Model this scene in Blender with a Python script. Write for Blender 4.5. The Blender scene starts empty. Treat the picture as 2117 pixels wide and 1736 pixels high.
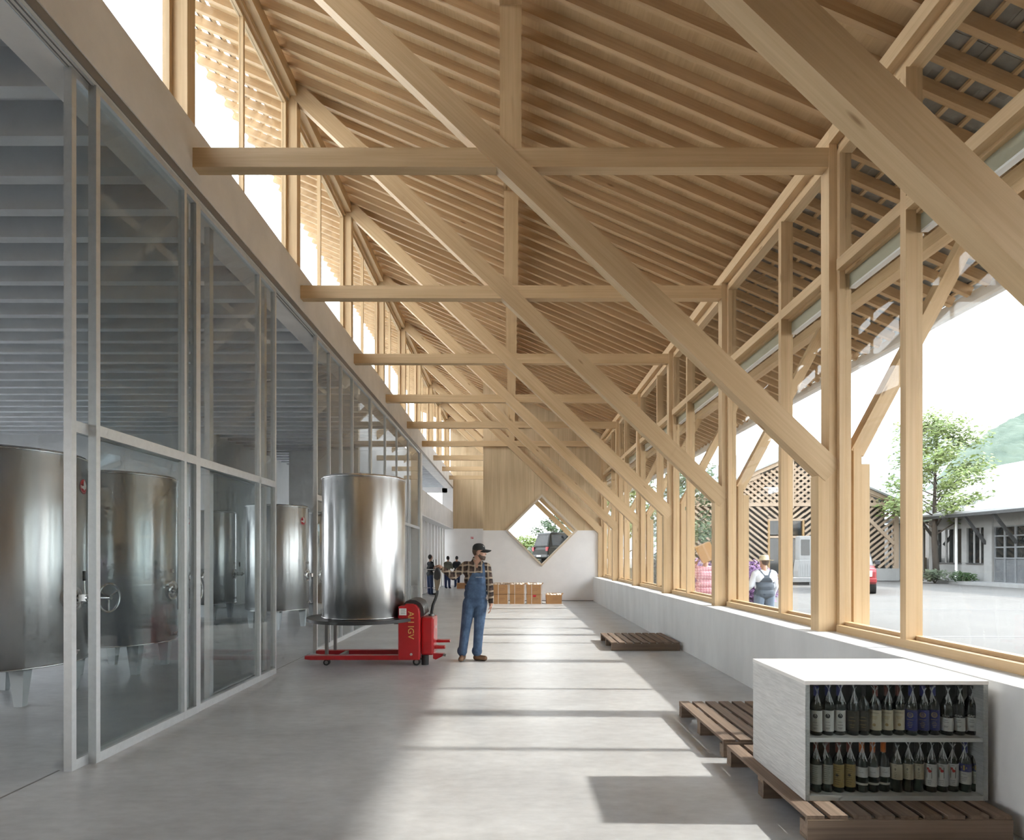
import bpy, bmesh, math, random
from mathutils import Vector, Matrix
R = math.radians
random.seed(7)
scene = bpy.context.scene
C = scene.collection

# ------------------------------------------------------------------ camera
F_PX = 1200.0; VPX, VPY = 1058.5, 1149.0; EYE = 1.61
cam_d = bpy.data.cameras.new('camera')
cam_d.sensor_fit = 'HORIZONTAL'; cam_d.sensor_width = 36.0
cam_d.lens = 36.0 * F_PX / 2117.0
cam_d.shift_x = 0.0; cam_d.shift_y = (VPY - 868.0) / 2117.0
cam_d.clip_start = 0.05; cam_d.clip_end = 3000
cam = bpy.data.objects.new('camera', cam_d); C.objects.link(cam)
cam.location = (0, 0, EYE); cam.rotation_euler = (R(90), 0, 0)
scene.camera = cam

# ------------------------------------------------------------------ sky, sun, exposure
W = bpy.data.worlds.new('sky'); scene.world = W; W.use_nodes = True
wn = W.node_tree.nodes; wl = W.node_tree.links; wn.clear()
wo = wn.new('ShaderNodeOutputWorld'); wb = wn.new('ShaderNodeBackground')
wt = wn.new('ShaderNodeTexCoord'); ws = wn.new('ShaderNodeSeparateXYZ'); wr = wn.new('ShaderNodeValToRGB')
wl.new(wt.outputs['Generated'], ws.inputs[0]); wl.new(ws.outputs['Z'], wr.inputs[0])
e = wr.color_ramp.elements
e[0].position = 0.0; e[0].color = (1.0, 1.0, 1.0, 1)
e[1].position = 0.9; e[1].color = (0.74, 0.86, 1.0, 1)
wl.new(wr.outputs[0], wb.inputs[0]); wb.inputs[1].default_value = 2.6
wl.new(wb.outputs[0], wo.inputs[0])

SUN_TAN = 0.713
sun_d = bpy.data.lights.new('sun', 'SUN'); sun_d.energy = 2.5; sun_d.angle = R(1.6); sun_d.color = (1.0, 0.945, 0.87)
sun = bpy.data.objects.new('sun', sun_d); C.objects.link(sun)
sun.rotation_euler = Vector((-1, 0.02, -SUN_TAN)).to_track_quat('-Z', 'Y').to_euler()
sun.location = (30, 5, 25)

vs = scene.view_settings
scene.display_settings.display_device = 'sRGB'
vs.view_transform = 'Standard'; vs.look = 'None'; vs.exposure = 1.3; vs.gamma = 1.0; vs.use_curve_mapping = False
cy = scene.cycles
cy.max_bounces = 7; cy.diffuse_bounces = 4; cy.glossy_bounces = 3; cy.transmission_bounces = 4
cy.transparent_max_bounces = 14; cy.use_adaptive_sampling = True; cy.adaptive_threshold = 0.10; cy.adaptive_min_samples = 12; cy.caustics_reflective = False; cy.caustics_refractive = False
cy.sample_clamp_indirect = 6.0
try:
    cy.use_denoising = True; cy.denoiser = 'OPENIMAGEDENOISE'; cy.denoising_input_passes = 'RGB_ALBEDO_NORMAL'
except Exception:
    pass

# ------------------------------------------------------------------ helpers
def P(px, py, Y):
    return ((px - VPX) * Y / F_PX, Y, EYE - (py - VPY) * Y / F_PX)

MATS = {}
def srgb(r, g, b):
    f = lambda c: (c/255/12.92) if c/255 <= 0.04045 else ((c/255+0.055)/1.055)**2.4
    return (f(r), f(g), f(b))

def mat(name, col, rough=0.6, metal=0.0, var=0.0, scale=8.0, stretch=(1, 1, 1), bump=0.0, bscale=None, spec=0.5, trans=0.0, detail=5.0, col2=None, coat=0.0, rand=0.0, sss=0.0):
    """procedural principled material: colour broken up by noise in object space"""
    if name in MATS: return MATS[name]
    m = bpy.data.materials.new(name); m.use_nodes = True
    nt = m.node_tree; n = nt.nodes; l = nt.links
    b = n['Principled BSDF']
    b.inputs['Roughness'].default_value = rough; b.inputs['Metallic'].default_value = metal
    b.inputs['Specular IOR Level'].default_value = spec
    if trans: b.inputs['Transmission Weight'].default_value = trans
    if coat: b.inputs['Coat Weight'].default_value = coat; b.inputs['Coat Roughness'].default_value = 0.12
    c1 = tuple(col) + (1,)
    b.inputs['Base Color'].default_value = c1
    tc = n.new('ShaderNodeTexCoord'); mp = n.new('ShaderNodeMapping'); mp.inputs['Scale'].default_value = stretch
    l.new(tc.outputs['Object'], mp.inputs[0])
    src = None
    if var or col2:
        nz = n.new('ShaderNodeTexNoise'); nz.inputs['Scale'].default_value = scale; nz.inputs['Detail'].default_value = detail; nz.inputs['Roughness'].default_value = 0.6
        l.new(mp.outputs[0], nz.inputs['Vector'])
        rp = n.new('ShaderNodeValToRGB')
        lo = col2 if col2 else tuple(c*(1-var) for c in col)
        rp.color_ramp.elements[0].position = 0.33; rp.color_ramp.elements[0].color = tuple(lo)+(1,)
        rp.color_ramp.elements[1].position = 0.67; rp.color_ramp.elements[1].color = c1
        l.new(nz.outputs['Fac'], rp.inputs[0]); src = rp.outputs[0]
    if rand:
        oi = n.new('ShaderNodeObjectInfo'); hs = n.new('ShaderNodeHueSaturation')
        mr = n.new('ShaderNodeMapRange'); mr.inputs['To Min'].default_value = 1-rand; mr.inputs['To Max'].default_value = 1+rand
        l.new(oi.outputs['Random'], mr.inputs['Value']); l.new(mr.outputs[0], hs.inputs['Value'])
        if src: l.new(src, hs.inputs['Color'])
        else: hs.inputs['Color'].default_value = c1
        src = hs.outputs[0]
    if src: l.new(src, b.inputs['Base Color'])
    if bump:
        nb = n.new('ShaderNodeTexNoise'); nb.inputs['Scale'].default_value = bscale or scale*3; nb.inputs['Detail'].default_value = 4
        l.new(mp.outputs[0], nb.inputs['Vector'])
        bp = n.new('ShaderNodeBump'); bp.inputs['Strength'].default_value = bump; bp.inputs['Distance'].default_value = 0.01
        l.new(nb.outputs['Fac'], bp.inputs['Height']); l.new(bp.outputs[0], b.inputs['Normal'])
    MATS[name] = m
    return m

def wood(name, col, dark, axis='x', rough=0.55, rand=0.07, knots=True, fine=1.0):
    """timber: long streaks along the object's own length axis, sparse knots, piece-to-piece variation"""
    if name in MATS: return MATS[name]
    m = bpy.data.materials.new(name); m.use_nodes = True
    nt = m.node_tree; n = nt.nodes; l = nt.links; b = n['Principled BSDF']
    b.inputs['Roughness'].default_value = rough; b.inputs['Specular IOR Level'].default_value = 0.3
    tc = n.new('ShaderNodeTexCoord'); oi = n.new('ShaderNodeObjectInfo')
    ad = n.new('ShaderNodeVectorMath'); ad.operation = 'ADD'
    cb = n.new('ShaderNodeCombineXYZ'); mu = n.new('ShaderNodeMath'); mu.operation = 'MULTIPLY'; mu.inputs[1].default_value = 37.0
    l.new(oi.outputs['Random'], mu.inputs[0])
    for i in range(3): l.new(mu.outputs[0], cb.inputs[i])
    l.new(tc.outputs['Object'], ad.inputs[0]); l.new(cb.outputs[0], ad.inputs[1])
    def mapped(a, c):
        mp = n.new('ShaderNodeMapping')
        mp.inputs['Scale'].default_value = {'x': (a, c, c), 'y': (c, a, c), 'z': (c, c, a)}[axis]
        l.new(ad.outputs[0], mp.inputs[0]); return mp.outputs[0]
    n1 = n.new('ShaderNodeTexNoise'); n1.inputs['Scale'].default_value = 1.0; n1.inputs['Detail'].default_value = 6; n1.inputs['Roughness'].default_value = 0.65
    l.new(mapped(0.8*fine, 42*fine), n1.inputs['Vector'])
    n2 = n.new('ShaderNodeTexNoise'); n2.inputs['Scale'].default_value = 1.0; n2.inputs['Detail'].default_value = 3
    l.new(mapped(0.5, 5.0), n2.inputs['Vector'])
    mx = n.new('ShaderNodeMix'); mx.data_type = 'FLOAT'; mx.inputs[0].default_value = 0.5
    l.new(n1.outputs['Fac'], mx.inputs[2]); l.new(n2.outputs['Fac'], mx.inputs[3])
    rp = n.new('ShaderNodeValToRGB')
    rp.color_ramp.elements[0].position = 0.34; rp.color_ramp.elements[0].color = tuple(dark)+(1,)
    rp.color_ramp.elements[1].position = 0.62; rp.color_ramp.elements[1].color = tuple(col)+(1,)
    l.new(mx.outputs[0], rp.inputs[0]); src = rp.outputs[0]
    if knots:
        vo = n.new('ShaderNodeTexVoronoi'); vo.inputs['Scale'].default_value = 1.0
        l.new(mapped(1.1, 4.5), vo.inputs['Vector'])
        kr = n.new('ShaderNodeValToRGB'); kr.color_ramp.elements[0].position = 0.03; kr.color_ramp.elements[0].color = (0.45, 0.36, 0.28, 1)
        kr.color_ramp.elements[1].position = 0.085; kr.color_ramp.elements[1].color = (1, 1, 1, 1)
        l.new(vo.outputs['Distance'], kr.inputs[0])
        mk = n.new('ShaderNodeMix'); mk.data_type = 'RGBA'; mk.blend_type = 'MULTIPLY'; mk.inputs[0].default_value = 0.8
        l.new(src, mk.inputs[6]); l.new(kr.outputs[0], mk.inputs[7]); src = mk.outputs[2]
    hs = n.new('ShaderNodeHueSaturation'); mr = n.new('ShaderNodeMapRange')
    mr.inputs['To Min'].default_value = 1-rand; mr.inputs['To Max'].default_value = 1+rand
    l.new(oi.outputs['Random'], mr.inputs['Value']); l.new(mr.outputs[0], hs.inputs['Value']); l.new(src, hs.inputs['Color'])
    l.new(hs.outputs[0], b.inputs['Base Color'])
    bp = n.new('ShaderNodeBump'); bp.inputs['Strength'].default_value = 0.12; bp.inputs['Distance'].default_value = 0.004
    l.new(n1.outputs['Fac'], bp.inputs['Height']); l.new(bp.outputs[0], b.inputs['Normal'])
    MATS[name] = m; return m

def glass(name, tint, refl=0.05, rough=0.0):
    """thin pane: straight-through transmission with a facing-angle reflection"""
    if name in MATS: return MATS[name]
    m = bpy.data.materials.new(name); m.use_nodes = True
    nt = m.node_tree; n = nt.nodes; l = nt.links; n.clear()
    o = n.new('ShaderNodeOutputMaterial'); t = n.new('ShaderNodeBsdfTransparent'); g = n.new('ShaderNodeBsdfGlossy'); x = n.new('ShaderNodeMixShader')
    t.inputs[0].default_value = tuple(tint)+(1,); g.inputs[0].default_value = (1, 1, 1, 1); g.inputs['Roughness'].default_value = rough
    lw = n.new('ShaderNodeLayerWeight'); pw = n.new('ShaderNodeMath'); pw.operation = 'POWER'; pw.inputs[1].default_value = 5.0
    l.new(lw.outputs['Facing'], pw.inputs[0])
    ma = n.new('ShaderNodeMath'); ma.operation = 'MULTIPLY_ADD'; ma.inputs[1].default_value = 0.6; ma.inputs[2].default_value = refl
    l.new(pw.outputs[0], ma.inputs[0]); l.new(ma.outputs[0], x.inputs[0]); l.new(t.outputs[0], x.inputs[1]); l.new(g.outputs[0], x.inputs[2])
    l.new(x.outputs[0], o.inputs[0]); MATS[name] = m; return m

class MB:
    """collects shapes into one mesh"""
    def __init__(s): s.v = []; s.f = []; s.mi = []; s.sm = []
    def add(s, verts, faces, mi=0, smooth=False, M=None):
        b = len(s.v)
        s.v += [tuple(M @ Vector(p)) for p in verts] if M is not None else [tuple(p) for p in verts]
        for f in faces: s.f.append(tuple(b+i for i in f)); s.mi.append(mi); s.sm.append(smooth)
        return s
    def box(s, x0, x1, y0, y1, z0, z1, mi=0, M=None):
        v = [(x0,y0,z0),(x1,y0,z0),(x1,y1,z0),(x0,y1,z0),(x0,y0,z1),(x1,y0,z1),(x1,y1,z1),(x0,y1,z1)]
        return s.add(v, [(0,3,2,1),(4,5,6,7),(0,1,5,4),(1,2,6,5),(2,3,7,6),(3,0,4,7)], mi, False, M)
    def cbox(s, c, d, mi=0, M=None):
        return s.box(c[0]-d[0]/2, c[0]+d[0]/2, c[1]-d[1]/2, c[1]+d[1]/2, c[2]-d[2]/2, c[2]+d[2]/2, mi, M)
    def lathe(s, prof, n=24, mi=0, M=None, smooth=True, caps=True, a0=0.0, a1=2*math.pi):
        full = abs(a1-a0-2*math.pi) < 1e-6
        cols = n if full else n+1
        v = []; f = []
        for (r, z) in prof:
            for k in range(cols):
                a = a0 + (a1-a0)*k/n
                v.append((r*math.cos(a), r*math.sin(a), z))
        for i in range(len(prof)-1):
            for k in range(n):
                k2 = (k+1) % cols
                f.append((i*cols+k, i*cols+k2, (i+1)*cols+k2, (i+1)*cols+k))
        s.add(v, f, mi, smooth, M)
        if caps and full:
            for i, fl in ((0, True), (len(prof)-1, False)):
                if prof[i][0] > 1e-5:
                    ring = [(prof[i][0]*math.cos(2*math.pi*k/n), prof[i][0]*math.sin(2*math.pi*k/n), prof[i][1]) for k in range(n)]
                    s.add(ring, [tuple(range(n))[::-1] if fl else tuple(range(n))], mi, False, M)
        return s
    def cyl(s, a, b, r, n=12, mi=0, r2=None, smooth=True, M=None):
        a = Vector(a); b = Vector(b); d = b-a
        q = d.to_track_quat('Z', 'Y').to_matrix().to_4x4(); T = Matrix.Translation(a) @ q
        if M is not None: T = M @ T
        return s.lathe([(r, 0), (r if r2 is None else r2, d.length)], n, mi, T, smooth)
    def tube(s, pts, r, n=8, mi=0, M=None):
        rr = r if isinstance(r, (list, tuple)) else [r]*len(pts)
        pts = [Vector(p) for p in pts]; v = []; f = []
        up = Vector((0, 0, 1)); prev = None
        for i, p in enumerate(pts):
            t = (pts[min(i+1, len(pts)-1)] - pts[max(i-1, 0)]).normalized()
            if prev is None:
                a = t.orthogonal().normalized()
            else:
                a = (prev - t*prev.dot(t)); a = a.normalized() if a.length > 1e-6 else t.orthogonal().normalized()
            prev = a; bb = t.cross(a)
            for k in range(n):
                g = 2*math.pi*k/n
                v.append(p + (a*math.cos(g)+bb*math.sin(g))*rr[i])
        for i in range(len(pts)-1):
            for k in range(n):
                k2 = (k+1) % n
                f.append((i*n+k, i*n+k2, (i+1)*n+k2, (i+1)*n+k))
        f.append(tuple(range(n))[::-1]); f.append(tuple((len(pts)-1)*n+k for k in range(n)))
        return s.add(v, f, mi, True, M)
    def torus(s, R_, r, n=32, m=8, mi=0, M=None):
        v = []; f = []
        for i in range(n):
            a = 2*math.pi*i/n
            for j in range(m):
                b = 2*math.pi*j/m
                v.append(((R_+r*math.cos(b))*math.cos(a), (R_+r*math.cos(b))*math.sin(a), r*math.sin(b)))
        for i in range(n):
            for j in range(m):
                f.append((i*m+j, ((i+1)%n)*m+j, ((i+1)%n)*m+(j+1)%m, i*m+(j+1)%m))
        return s.add(v, f, mi, True, M)
    def sphere(s, c, r, n=12, m=8, mi=0, M=None):
        rx, ry, rz = (r, r, r) if not isinstance(r, (tuple, list)) else r
        v = [(c[0], c[1], c[2]-rz)]; f = []
        for i in range(1, m):
            t = -math.pi/2+math.pi*i/m
            for k in range(n):
                a = 2*math.pi*k/n
                v.append((c[0]+rx*math.cos(t)*math.cos(a), c[1]+ry*math.cos(t)*math.sin(a), c[2]+rz*math.sin(t)))
        v.append((c[0], c[1], c[2]+rz)); top = len(v)-1
        for k in range(n):
            f.append((0, 1+(k+1)%n, 1+k)); f.append((top, 1+(m-2)*n+k, 1+(m-2)*n+(k+1)%n))
        for i in range(m-2):
            for k in range(n):
                f.append((1+i*n+k, 1+i*n+(k+1)%n, 1+(i+1)*n+(k+1)%n, 1+(i+1)*n+k))
        return s.add(v, f, mi, True, M)
    def prism(s, poly, y0, y1, mi=0, M=None):
        """polygon in xz (counter-clockwise seen from -y) pushed along y"""
        n = len(poly)
        v = [(x, y0, z) for x, z in poly]+[(x, y1, z) for x, z in poly]
        f = [tuple(range(n)), tuple(range(2*n-1, n-1, -1))]
        for i in range(n):
            j = (i+1) % n; f.append((j, i, n+i, n+j))
        return s.add(v, f, mi, False, M)
    def mesh(s, name, mats):
        me = bpy.data.meshes.new(name); me.from_pydata(s.v, [], s.f); me.update()
        for m in (mats if isinstance(mats, (list, tuple)) else [mats]): me.materials.append(m)
        me.polygons.foreach_set('material_index', s.mi); me.polygons.foreach_set('use_smooth', s.sm)
        return me
    def build(s, name, mats, parent=None, M=None, bevel=0.0):
        o = link(name, s.mesh(name, mats), parent, M)
        if bevel: bev(o, bevel)
        return o

def bev(o, w, seg=2):
    b = o.modifiers.new('bevel', 'BEVEL'); b.width = w; b.segments = seg; b.limit_method = 'ANGLE'; b.angle_limit = R(40)
    b.harden_normals = False
    return o

def link(name, me, parent=None, M=None):
    o = bpy.data.objects.new(name, me); C.objects.link(o)
    if parent is not None: o.parent = parent
    if M is not None: o.matrix_basis = M
    return o

def empty(name, loc=(0, 0, 0), rz=0.0):
    o = bpy.data.objects.new(name, None); C.objects.link(o); o.location = loc; o.rotation_euler = (0, 0, rz); o.empty_display_size = 0.1
    return o

def tag(o, label=None, cat=None, group=None, kind=None):
    if label: o['label'] = label
    if cat: o['category'] = cat
    if group: o['group'] = group
    if kind: o['kind'] = kind
    return o

def copy_tree(o, parent=None):
    c = o.copy(); C.objects.link(c); c.parent = parent
    for ch in list(o.children): copy_tree(ch, c)
    return c

BEAMS = {}
def beam(name, parent, a, b, w, h, m, up=(0, 0, 1), bevel=0.0):
    """straight timber from a to b (centre line), w across, h in the 'up' direction; length runs along local x"""
    a = Vector(a); b = Vector(b); d = b-a; L = d.length
    key = (round(L, 4), round(w, 4), round(h, 4), m.name)
    if key not in BEAMS:
        BEAMS[key] = MB().box(0, L, -w/2, w/2, -h/2, h/2).mesh(name, m)
    x = d.normalized(); y = Vector(up).cross(x)
    if y.length < 1e-5: y = Vector((0, 1, 0)).cross(x)
    y.normalize(); z = x.cross(y)
    M = Matrix(((x.x, y.x, z.x, a.x), (x.y, y.y, z.y, a.y), (x.z, y.z, z.z, a.z), (0, 0, 0, 1)))
    o = link(name, BEAMS[key], parent, M)
    if bevel: bev(o, bevel)
    return o

def bbox(name, parent, x0, x1, y0, y1, z0, z1, m):
    """axis-aligned timber or slab whose grain follows its longest side"""
    d = (x1-x0, y1-y0, z1-z0); c = ((x0+x1)/2, (y0+y1)/2, (z0+z1)/2); k = d.index(max(d))
    if k == 0: return beam(name, parent, (x0, c[1], c[2]), (x1, c[1], c[2]), d[1], d[2], m)
    if k == 1: return beam(name, parent, (c[0], y0, c[2]), (c[0], y1, c[2]), d[0], d[2], m)
    return beam(name, parent, (c[0], c[1], z0), (c[0], c[1], z1), d[0], d[1], m, up=(0, 1, 0))

def structure(o, label):
    o['kind'] = 'structure'; o['label'] = label; return o
# ------------------------------------------------------------------ materials of the building
M_WOOD = wood('pale_timber', (0.665, 0.48, 0.285), (0.525, 0.36, 0.195))
M_RAFT = wood('rafter_timber', (0.57, 0.39, 0.22), (0.43, 0.28, 0.145))
M_DECK = wood('roof_board_timber', (0.61, 0.43, 0.24), (0.47, 0.315, 0.165), axis='y', rand=0.02, knots=False)
M_PANEL = wood('wall_board_timber', (0.66, 0.51, 0.33), (0.50, 0.37, 0.22), axis='z', rand=0.02, knots=False, fine=0.8)
M_CONC = mat('beam_concrete', (0.80, 0.765, 0.725), 0.75, var=0.14, scale=1.6, bump=0.08, bscale=30, detail=8)
M_WALLC = mat('wall_concrete', (0.74, 0.735, 0.72), 0.75, var=0.13, scale=2.2, stretch=(1, 1, 0.35), bump=0.06, bscale=30, detail=8)
M_WHITE = mat('white_plaster', (0.86, 0.835, 0.815), 0.8, var=0.04, scale=3)
M_GREYC = mat('grey_concrete', (0.66, 0.675, 0.685), 0.8, var=0.12, scale=2.0, bump=0.06, bscale=24, detail=8)
M_DARKM = mat('dark_channel_metal', (0.23, 0.22, 0.21), 0.5, metal=0.3)
M_ALU = mat('brushed_aluminium', (0.70, 0.72, 0.73), 0.38, metal=0.6, var=0.08, scale=20)
M_GLASS = glass('window_glass', (0.975, 0.985, 0.98), 0.02)
M_PGLASS = glass('partition_glass', (0.88, 0.90, 0.90), 0.018)
M_SLATE = mat('roof_slate', (0.33, 0.33, 0.315), 0.8, var=0.35, scale=5, bump=0.3, rand=0.15)
M_BLIND = mat('blind_fabric', (0.42, 0.39, 0.29), 0.8)

def floor_material():
    m = bpy.data.materials.new('polished_concrete_floor'); m.use_nodes = True
    n = m.node_tree.nodes; l = m.node_tree.links; b = n['Principled BSDF']
    tc = n.new('ShaderNodeTexCoord')
    def noise(sc, st, det, rough=0.6):
        mp = n.new('ShaderNodeMapping'); mp.inputs['Scale'].default_value = st; l.new(tc.outputs['Object'], mp.inputs[0])
        z = n.new('ShaderNodeTexNoise'); z.inputs['Scale'].default_value = sc; z.inputs['Detail'].default_value = det; z.inputs['Roughness'].default_value = rough
        l.new(mp.outputs[0], z.inputs['Vector']); return z.outputs['Fac']
    a = noise(0.8, (1, 1.7, 1), 9, 0.62); c = noise(7.0, (1, 2.2, 1), 6)
    mx = n.new('ShaderNodeMix'); mx.data_type = 'FLOAT'; mx.inputs[0].default_value = 0.35
    l.new(a, mx.inputs[2]); l.new(c, mx.inputs[3])
    rp = n.new('ShaderNodeValToRGB'); e = rp.color_ramp.elements
    e[0].position = 0.34; e[0].color = (0.37, 0.375, 0.38, 1); e[1].position = 0.64; e[1].color = (0.57, 0.58, 0.585, 1)
    l.new(mx.outputs[0], rp.inputs[0]); l.new(rp.outputs[0], b.inputs['Base Color'])
    rr = n.new('ShaderNodeMapRange'); rr.inputs['To Min'].default_value = 0.285; rr.inputs['To Max'].default_value = 0.40
    l.new(a, rr.inputs['Value']); l.new(rr.outputs[0], b.inputs['Roughness'])
    b.inputs['Specular IOR Level'].default_value = 0.6
    return m
M_FLOOR = floor_material()

# ------------------------------------------------------------------ geometry constants (metres)
SLOPE = 0.435
def rz(x): return EYE + 5.71 - SLOPE*x          # underside of the rafters
BAY = 2.962
TY = [2.81] + [5.81 + BAY*k for k in range(9)]   # truss planes
T_ = 0.13
YB, YE = -9.0, 31.6                              # hall ends
XL = -3.2                                        # inner face of the concrete beam
ZSILL = 0.856

# ------------------------------------------------------------------ floor, yard
fl = MB().box(-16.2, 3.38, YB-0.3, YE+0.3, -0.25, 0.0).build('floor', M_FLOOR)
structure(fl, 'polished grey concrete floor running through the whole hall')
bbox('floor_track', fl, -3.41, -3.395, YB, 4.36, -0.002, 0.0015, M_DARKM)
bbox('floor_track', fl, -3.345, -3.335, 7.95, 9.6, -0.002, 0.0015, M_DARKM)

M_ASPH = mat('yard_asphalt', (0.128, 0.116, 0.103), 0.9, var=0.16, scale=0.5, bump=0.1, bscale=40, detail=9)
yd = MB().box(3.38, 300, -60, 400, -0.3, -0.03).box(-300, 3.38, 31.9, 400, -0.3, -0.03).box(-300, -16.5, -60, 31.9, -0.3, -0.03).build('ground', M_ASPH)
structure(yd, 'sunlit asphalt yard outside the long window wall')

# ------------------------------------------------------------------ low wall under the windows, far walls
lw = MB().box(2.91, 3.42, YB, 20.75, 0, ZSILL).build('wall_right', M_WALLC, bevel=0.006)
structure(lw, 'low concrete parapet wall under the timber windows')

def diamond_wall():
    cx, cz, hd, y0, y1 = (1120.2-VPX)*20.75/F_PX, EYE-(1096-VPY)*20.75/F_PX, 1.285, 20.75, 21.0
    return cx, cz, hd, y0, y1
cx, cz, hd, y0, y1 = diamond_wall()
ZJ = 2.525                                        # boards above, plaster below
XW0, XW1 = -1.03, 3.19
mbw = MB(); mbp = MB()
# plaster lower part: two pieces either side of the lower half of the diamond
mbw.prism([(XW0, 0), (cx, 0), (cx, cz-hd), (cx-(hd-abs(cz-ZJ)), ZJ), (XW0, ZJ)], y0, y1)
mbw.prism([(cx, 0), (XW1, 0), (XW1, ZJ), (cx+(hd-abs(cz-ZJ)), ZJ), (cx, cz-hd)], y0, y1)
wf = mbw.build('wall_far', M_WHITE)
structure(wf, 'far cross wall, white plaster below pale boards, with diamond window')
xl = cx-(hd-abs(cz-ZJ)); xr = cx+(hd-abs(cz-ZJ))
# boards above, one upright board after another, cut to the roof line and the diamond
nb = 14
for i in range(nb):
    a = XW0+(XW1-XW0)*i/nb; b = XW0+(XW1-XW0)*(i+1)/nb
    ks = sorted(set([a, b]+[t for t in (xl, cx, xr, cx-hd, cx+hd) if a < t < b]))
    def low(x):
        d = hd-abs(x-cx)
        return max(ZJ, cz+d) if d > 0 else ZJ
    poly = [(x, low(x)) for x in ks]+[(x, rz(x)+0.10) for x in reversed(ks)]
    MB().prism(poly, y0+0.005*(i % 2), y1-0.02).build('wall_board', M_PANEL, wf)
bbox('shadow_gap', wf, XW0, 2.91, y0-0.004, y0, 0.0, 0.022, M_DARKM)
# diamond window frame
s2 = math.sqrt(0.5)
dw = empty('window_20', (cx, y0, cz)); structure(dw, 'square window turned on its corner in the far wall')
hw = hd
fr = [(0, hw), (hw, 0), (0, -hw), (-hw, 0)]
M_LIN = wood('pale_lining', (0.70, 0.60, 0.47), (0.60, 0.49, 0.36), knots=False)
for i in range(4):
    p, q = fr[i], fr[(i+1) % 4]
    nx, nz = -(p[0]+q[0]), -(p[1]+q[1]); ln = math.hypot(nx, nz); nx /= ln; nz /= ln
    beam('window_frame', dw, (p[0]+nx*0.03, 0.09, p[1]+nz*0.03), (q[0]+nx*0.03, 0.09, q[1]+nz*0.03), 0.34, 0.06, M_LIN, up=(nx, 0, nz))
k = hd-0.06
MB().prism([(0, -k), (k, 0), (0, k), (-k, 0)], 0.20, 0.212).build('pane', M_GLASS, dw)

# rear bay behind the cross wall (left strip seen beside it)
bw = MB().box(-3.8, XW0+0.25, YE, YE+0.25, 0, 3.1).build('wall_rear', M_WHITE)
structure(bw, 'white plaster end wall of the rear bay, boards above')
for i in range(9):
    a = -3.35+i*0.285
    MB().prism([(a, 3.1), (a+0.285, 3.1), (a+0.285, rz(a+0.285)+0.1), (a, rz(a)+0.1)], YE+0.005*(i % 2), YE+0.2).build('wall_board', M_PANEL, bw)
sw = MB().box(XW0, XW0+0.2, 21.0, YE, 0, 7.2).build('wall_side', M_WHITE)
structure(sw, 'plain return wall behind the far cross wall')
bk = MB().box(-16.2, 5.0, YB-0.3, YB, 0, 9.5).build('wall_back', M_PANEL)  # unseen wall, added so no sky light leaks in from behind
structure(bk, 'boarded end wall added behind the camera to block light')
structure(MB().box(3.25, 3.42, YB, 1.2, ZSILL, 5.75).build('wall_right_boarded', M_PANEL), 'boarded stretch of wall beside the camera, beyond the last window')

# ------------------------------------------------------------------ concrete beam on the left and the sliding track soffit
cb = MB()
cb.box(-3.62, XL, YB, YE, EYE+3.75, EYE+4.35)
cb.box(-3.62, -3.215, YB, YE, EYE+3.655, EYE+3.75)
cbo = cb.build('trim_1', M_CONC, bevel=0.008)
structure(cbo, 'long concrete beam above the glass partition')
bbox('dark_channel', cbo, -3.215, -3.2075, YB, YE, EYE+3.66, EYE+3.745, M_DARKM)
for x in (-3.245, -3.27, -3.31, -3.335):
    bbox('sliding_track', cbo, x-0.004, x+0.004, YB, 20.6, EYE+3.648, EYE+3.656, M_DARKM if x in (-3.27, -3.31) else M_ALU)
# upper clerestory sill edge
# concrete column at the end of the partition, low beam and pier wall beyond
col = MB().box(-3.56, XL-0.01, 20.45, 20.80, 0, EYE+3.66).build('trim_2', M_CONC, bevel=0.01)
structure(col, 'concrete column where the glass partition ends')
lb = MB().box(-3.55, XL, 20.8, YE, 3.1, 3.98).build('trim_3', M_CONC)
structure(lb, 'low concrete beam spanning over the rear bay entrance')
rw = MB().box(-3.95, -3.74, 20.8, YE, 0, 0.06).build('wall_recess', M_WHITE)
structure(rw, 'white recess wall of flat upright fins with glazed slots added for daylight in the rear bay')
for i in range(10):
    y = 21.0+i*1.06
    bbox('wall_fin', rw, -3.95, -3.62, y, y+0.66, 0.06, 3.06, M_WHITE)
    MB().box(-3.80, -3.79, y+0.66, min(y+1.06, YE), 0.06, 3.06).build('pane', M_GLASS, rw)  # gaps glazed and opened so daylight brightens the recess
rs = MB().box(-3.95, XL, 20.8, YE, 3.06, 3.1).build('soffit_rear', M_WHITE)
structure(rs, 'white soffit under the low concrete beam')
# end wall of the upper rear room with its window opening
ew = MB()
ew.box(-4.0+0.23, XL, 31.35, YE, 3.98, EYE+3.66); ew.box(-7.2, -5.6, 31.35, YE, 0, EYE+3.66); ew.box(-5.6, -3.5, 31.35, YE, EYE+3.42, EYE+3.98)
structure(ew.build('wall_rear_upper', M_WHITE), 'white end wall beside the small upper window')

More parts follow.
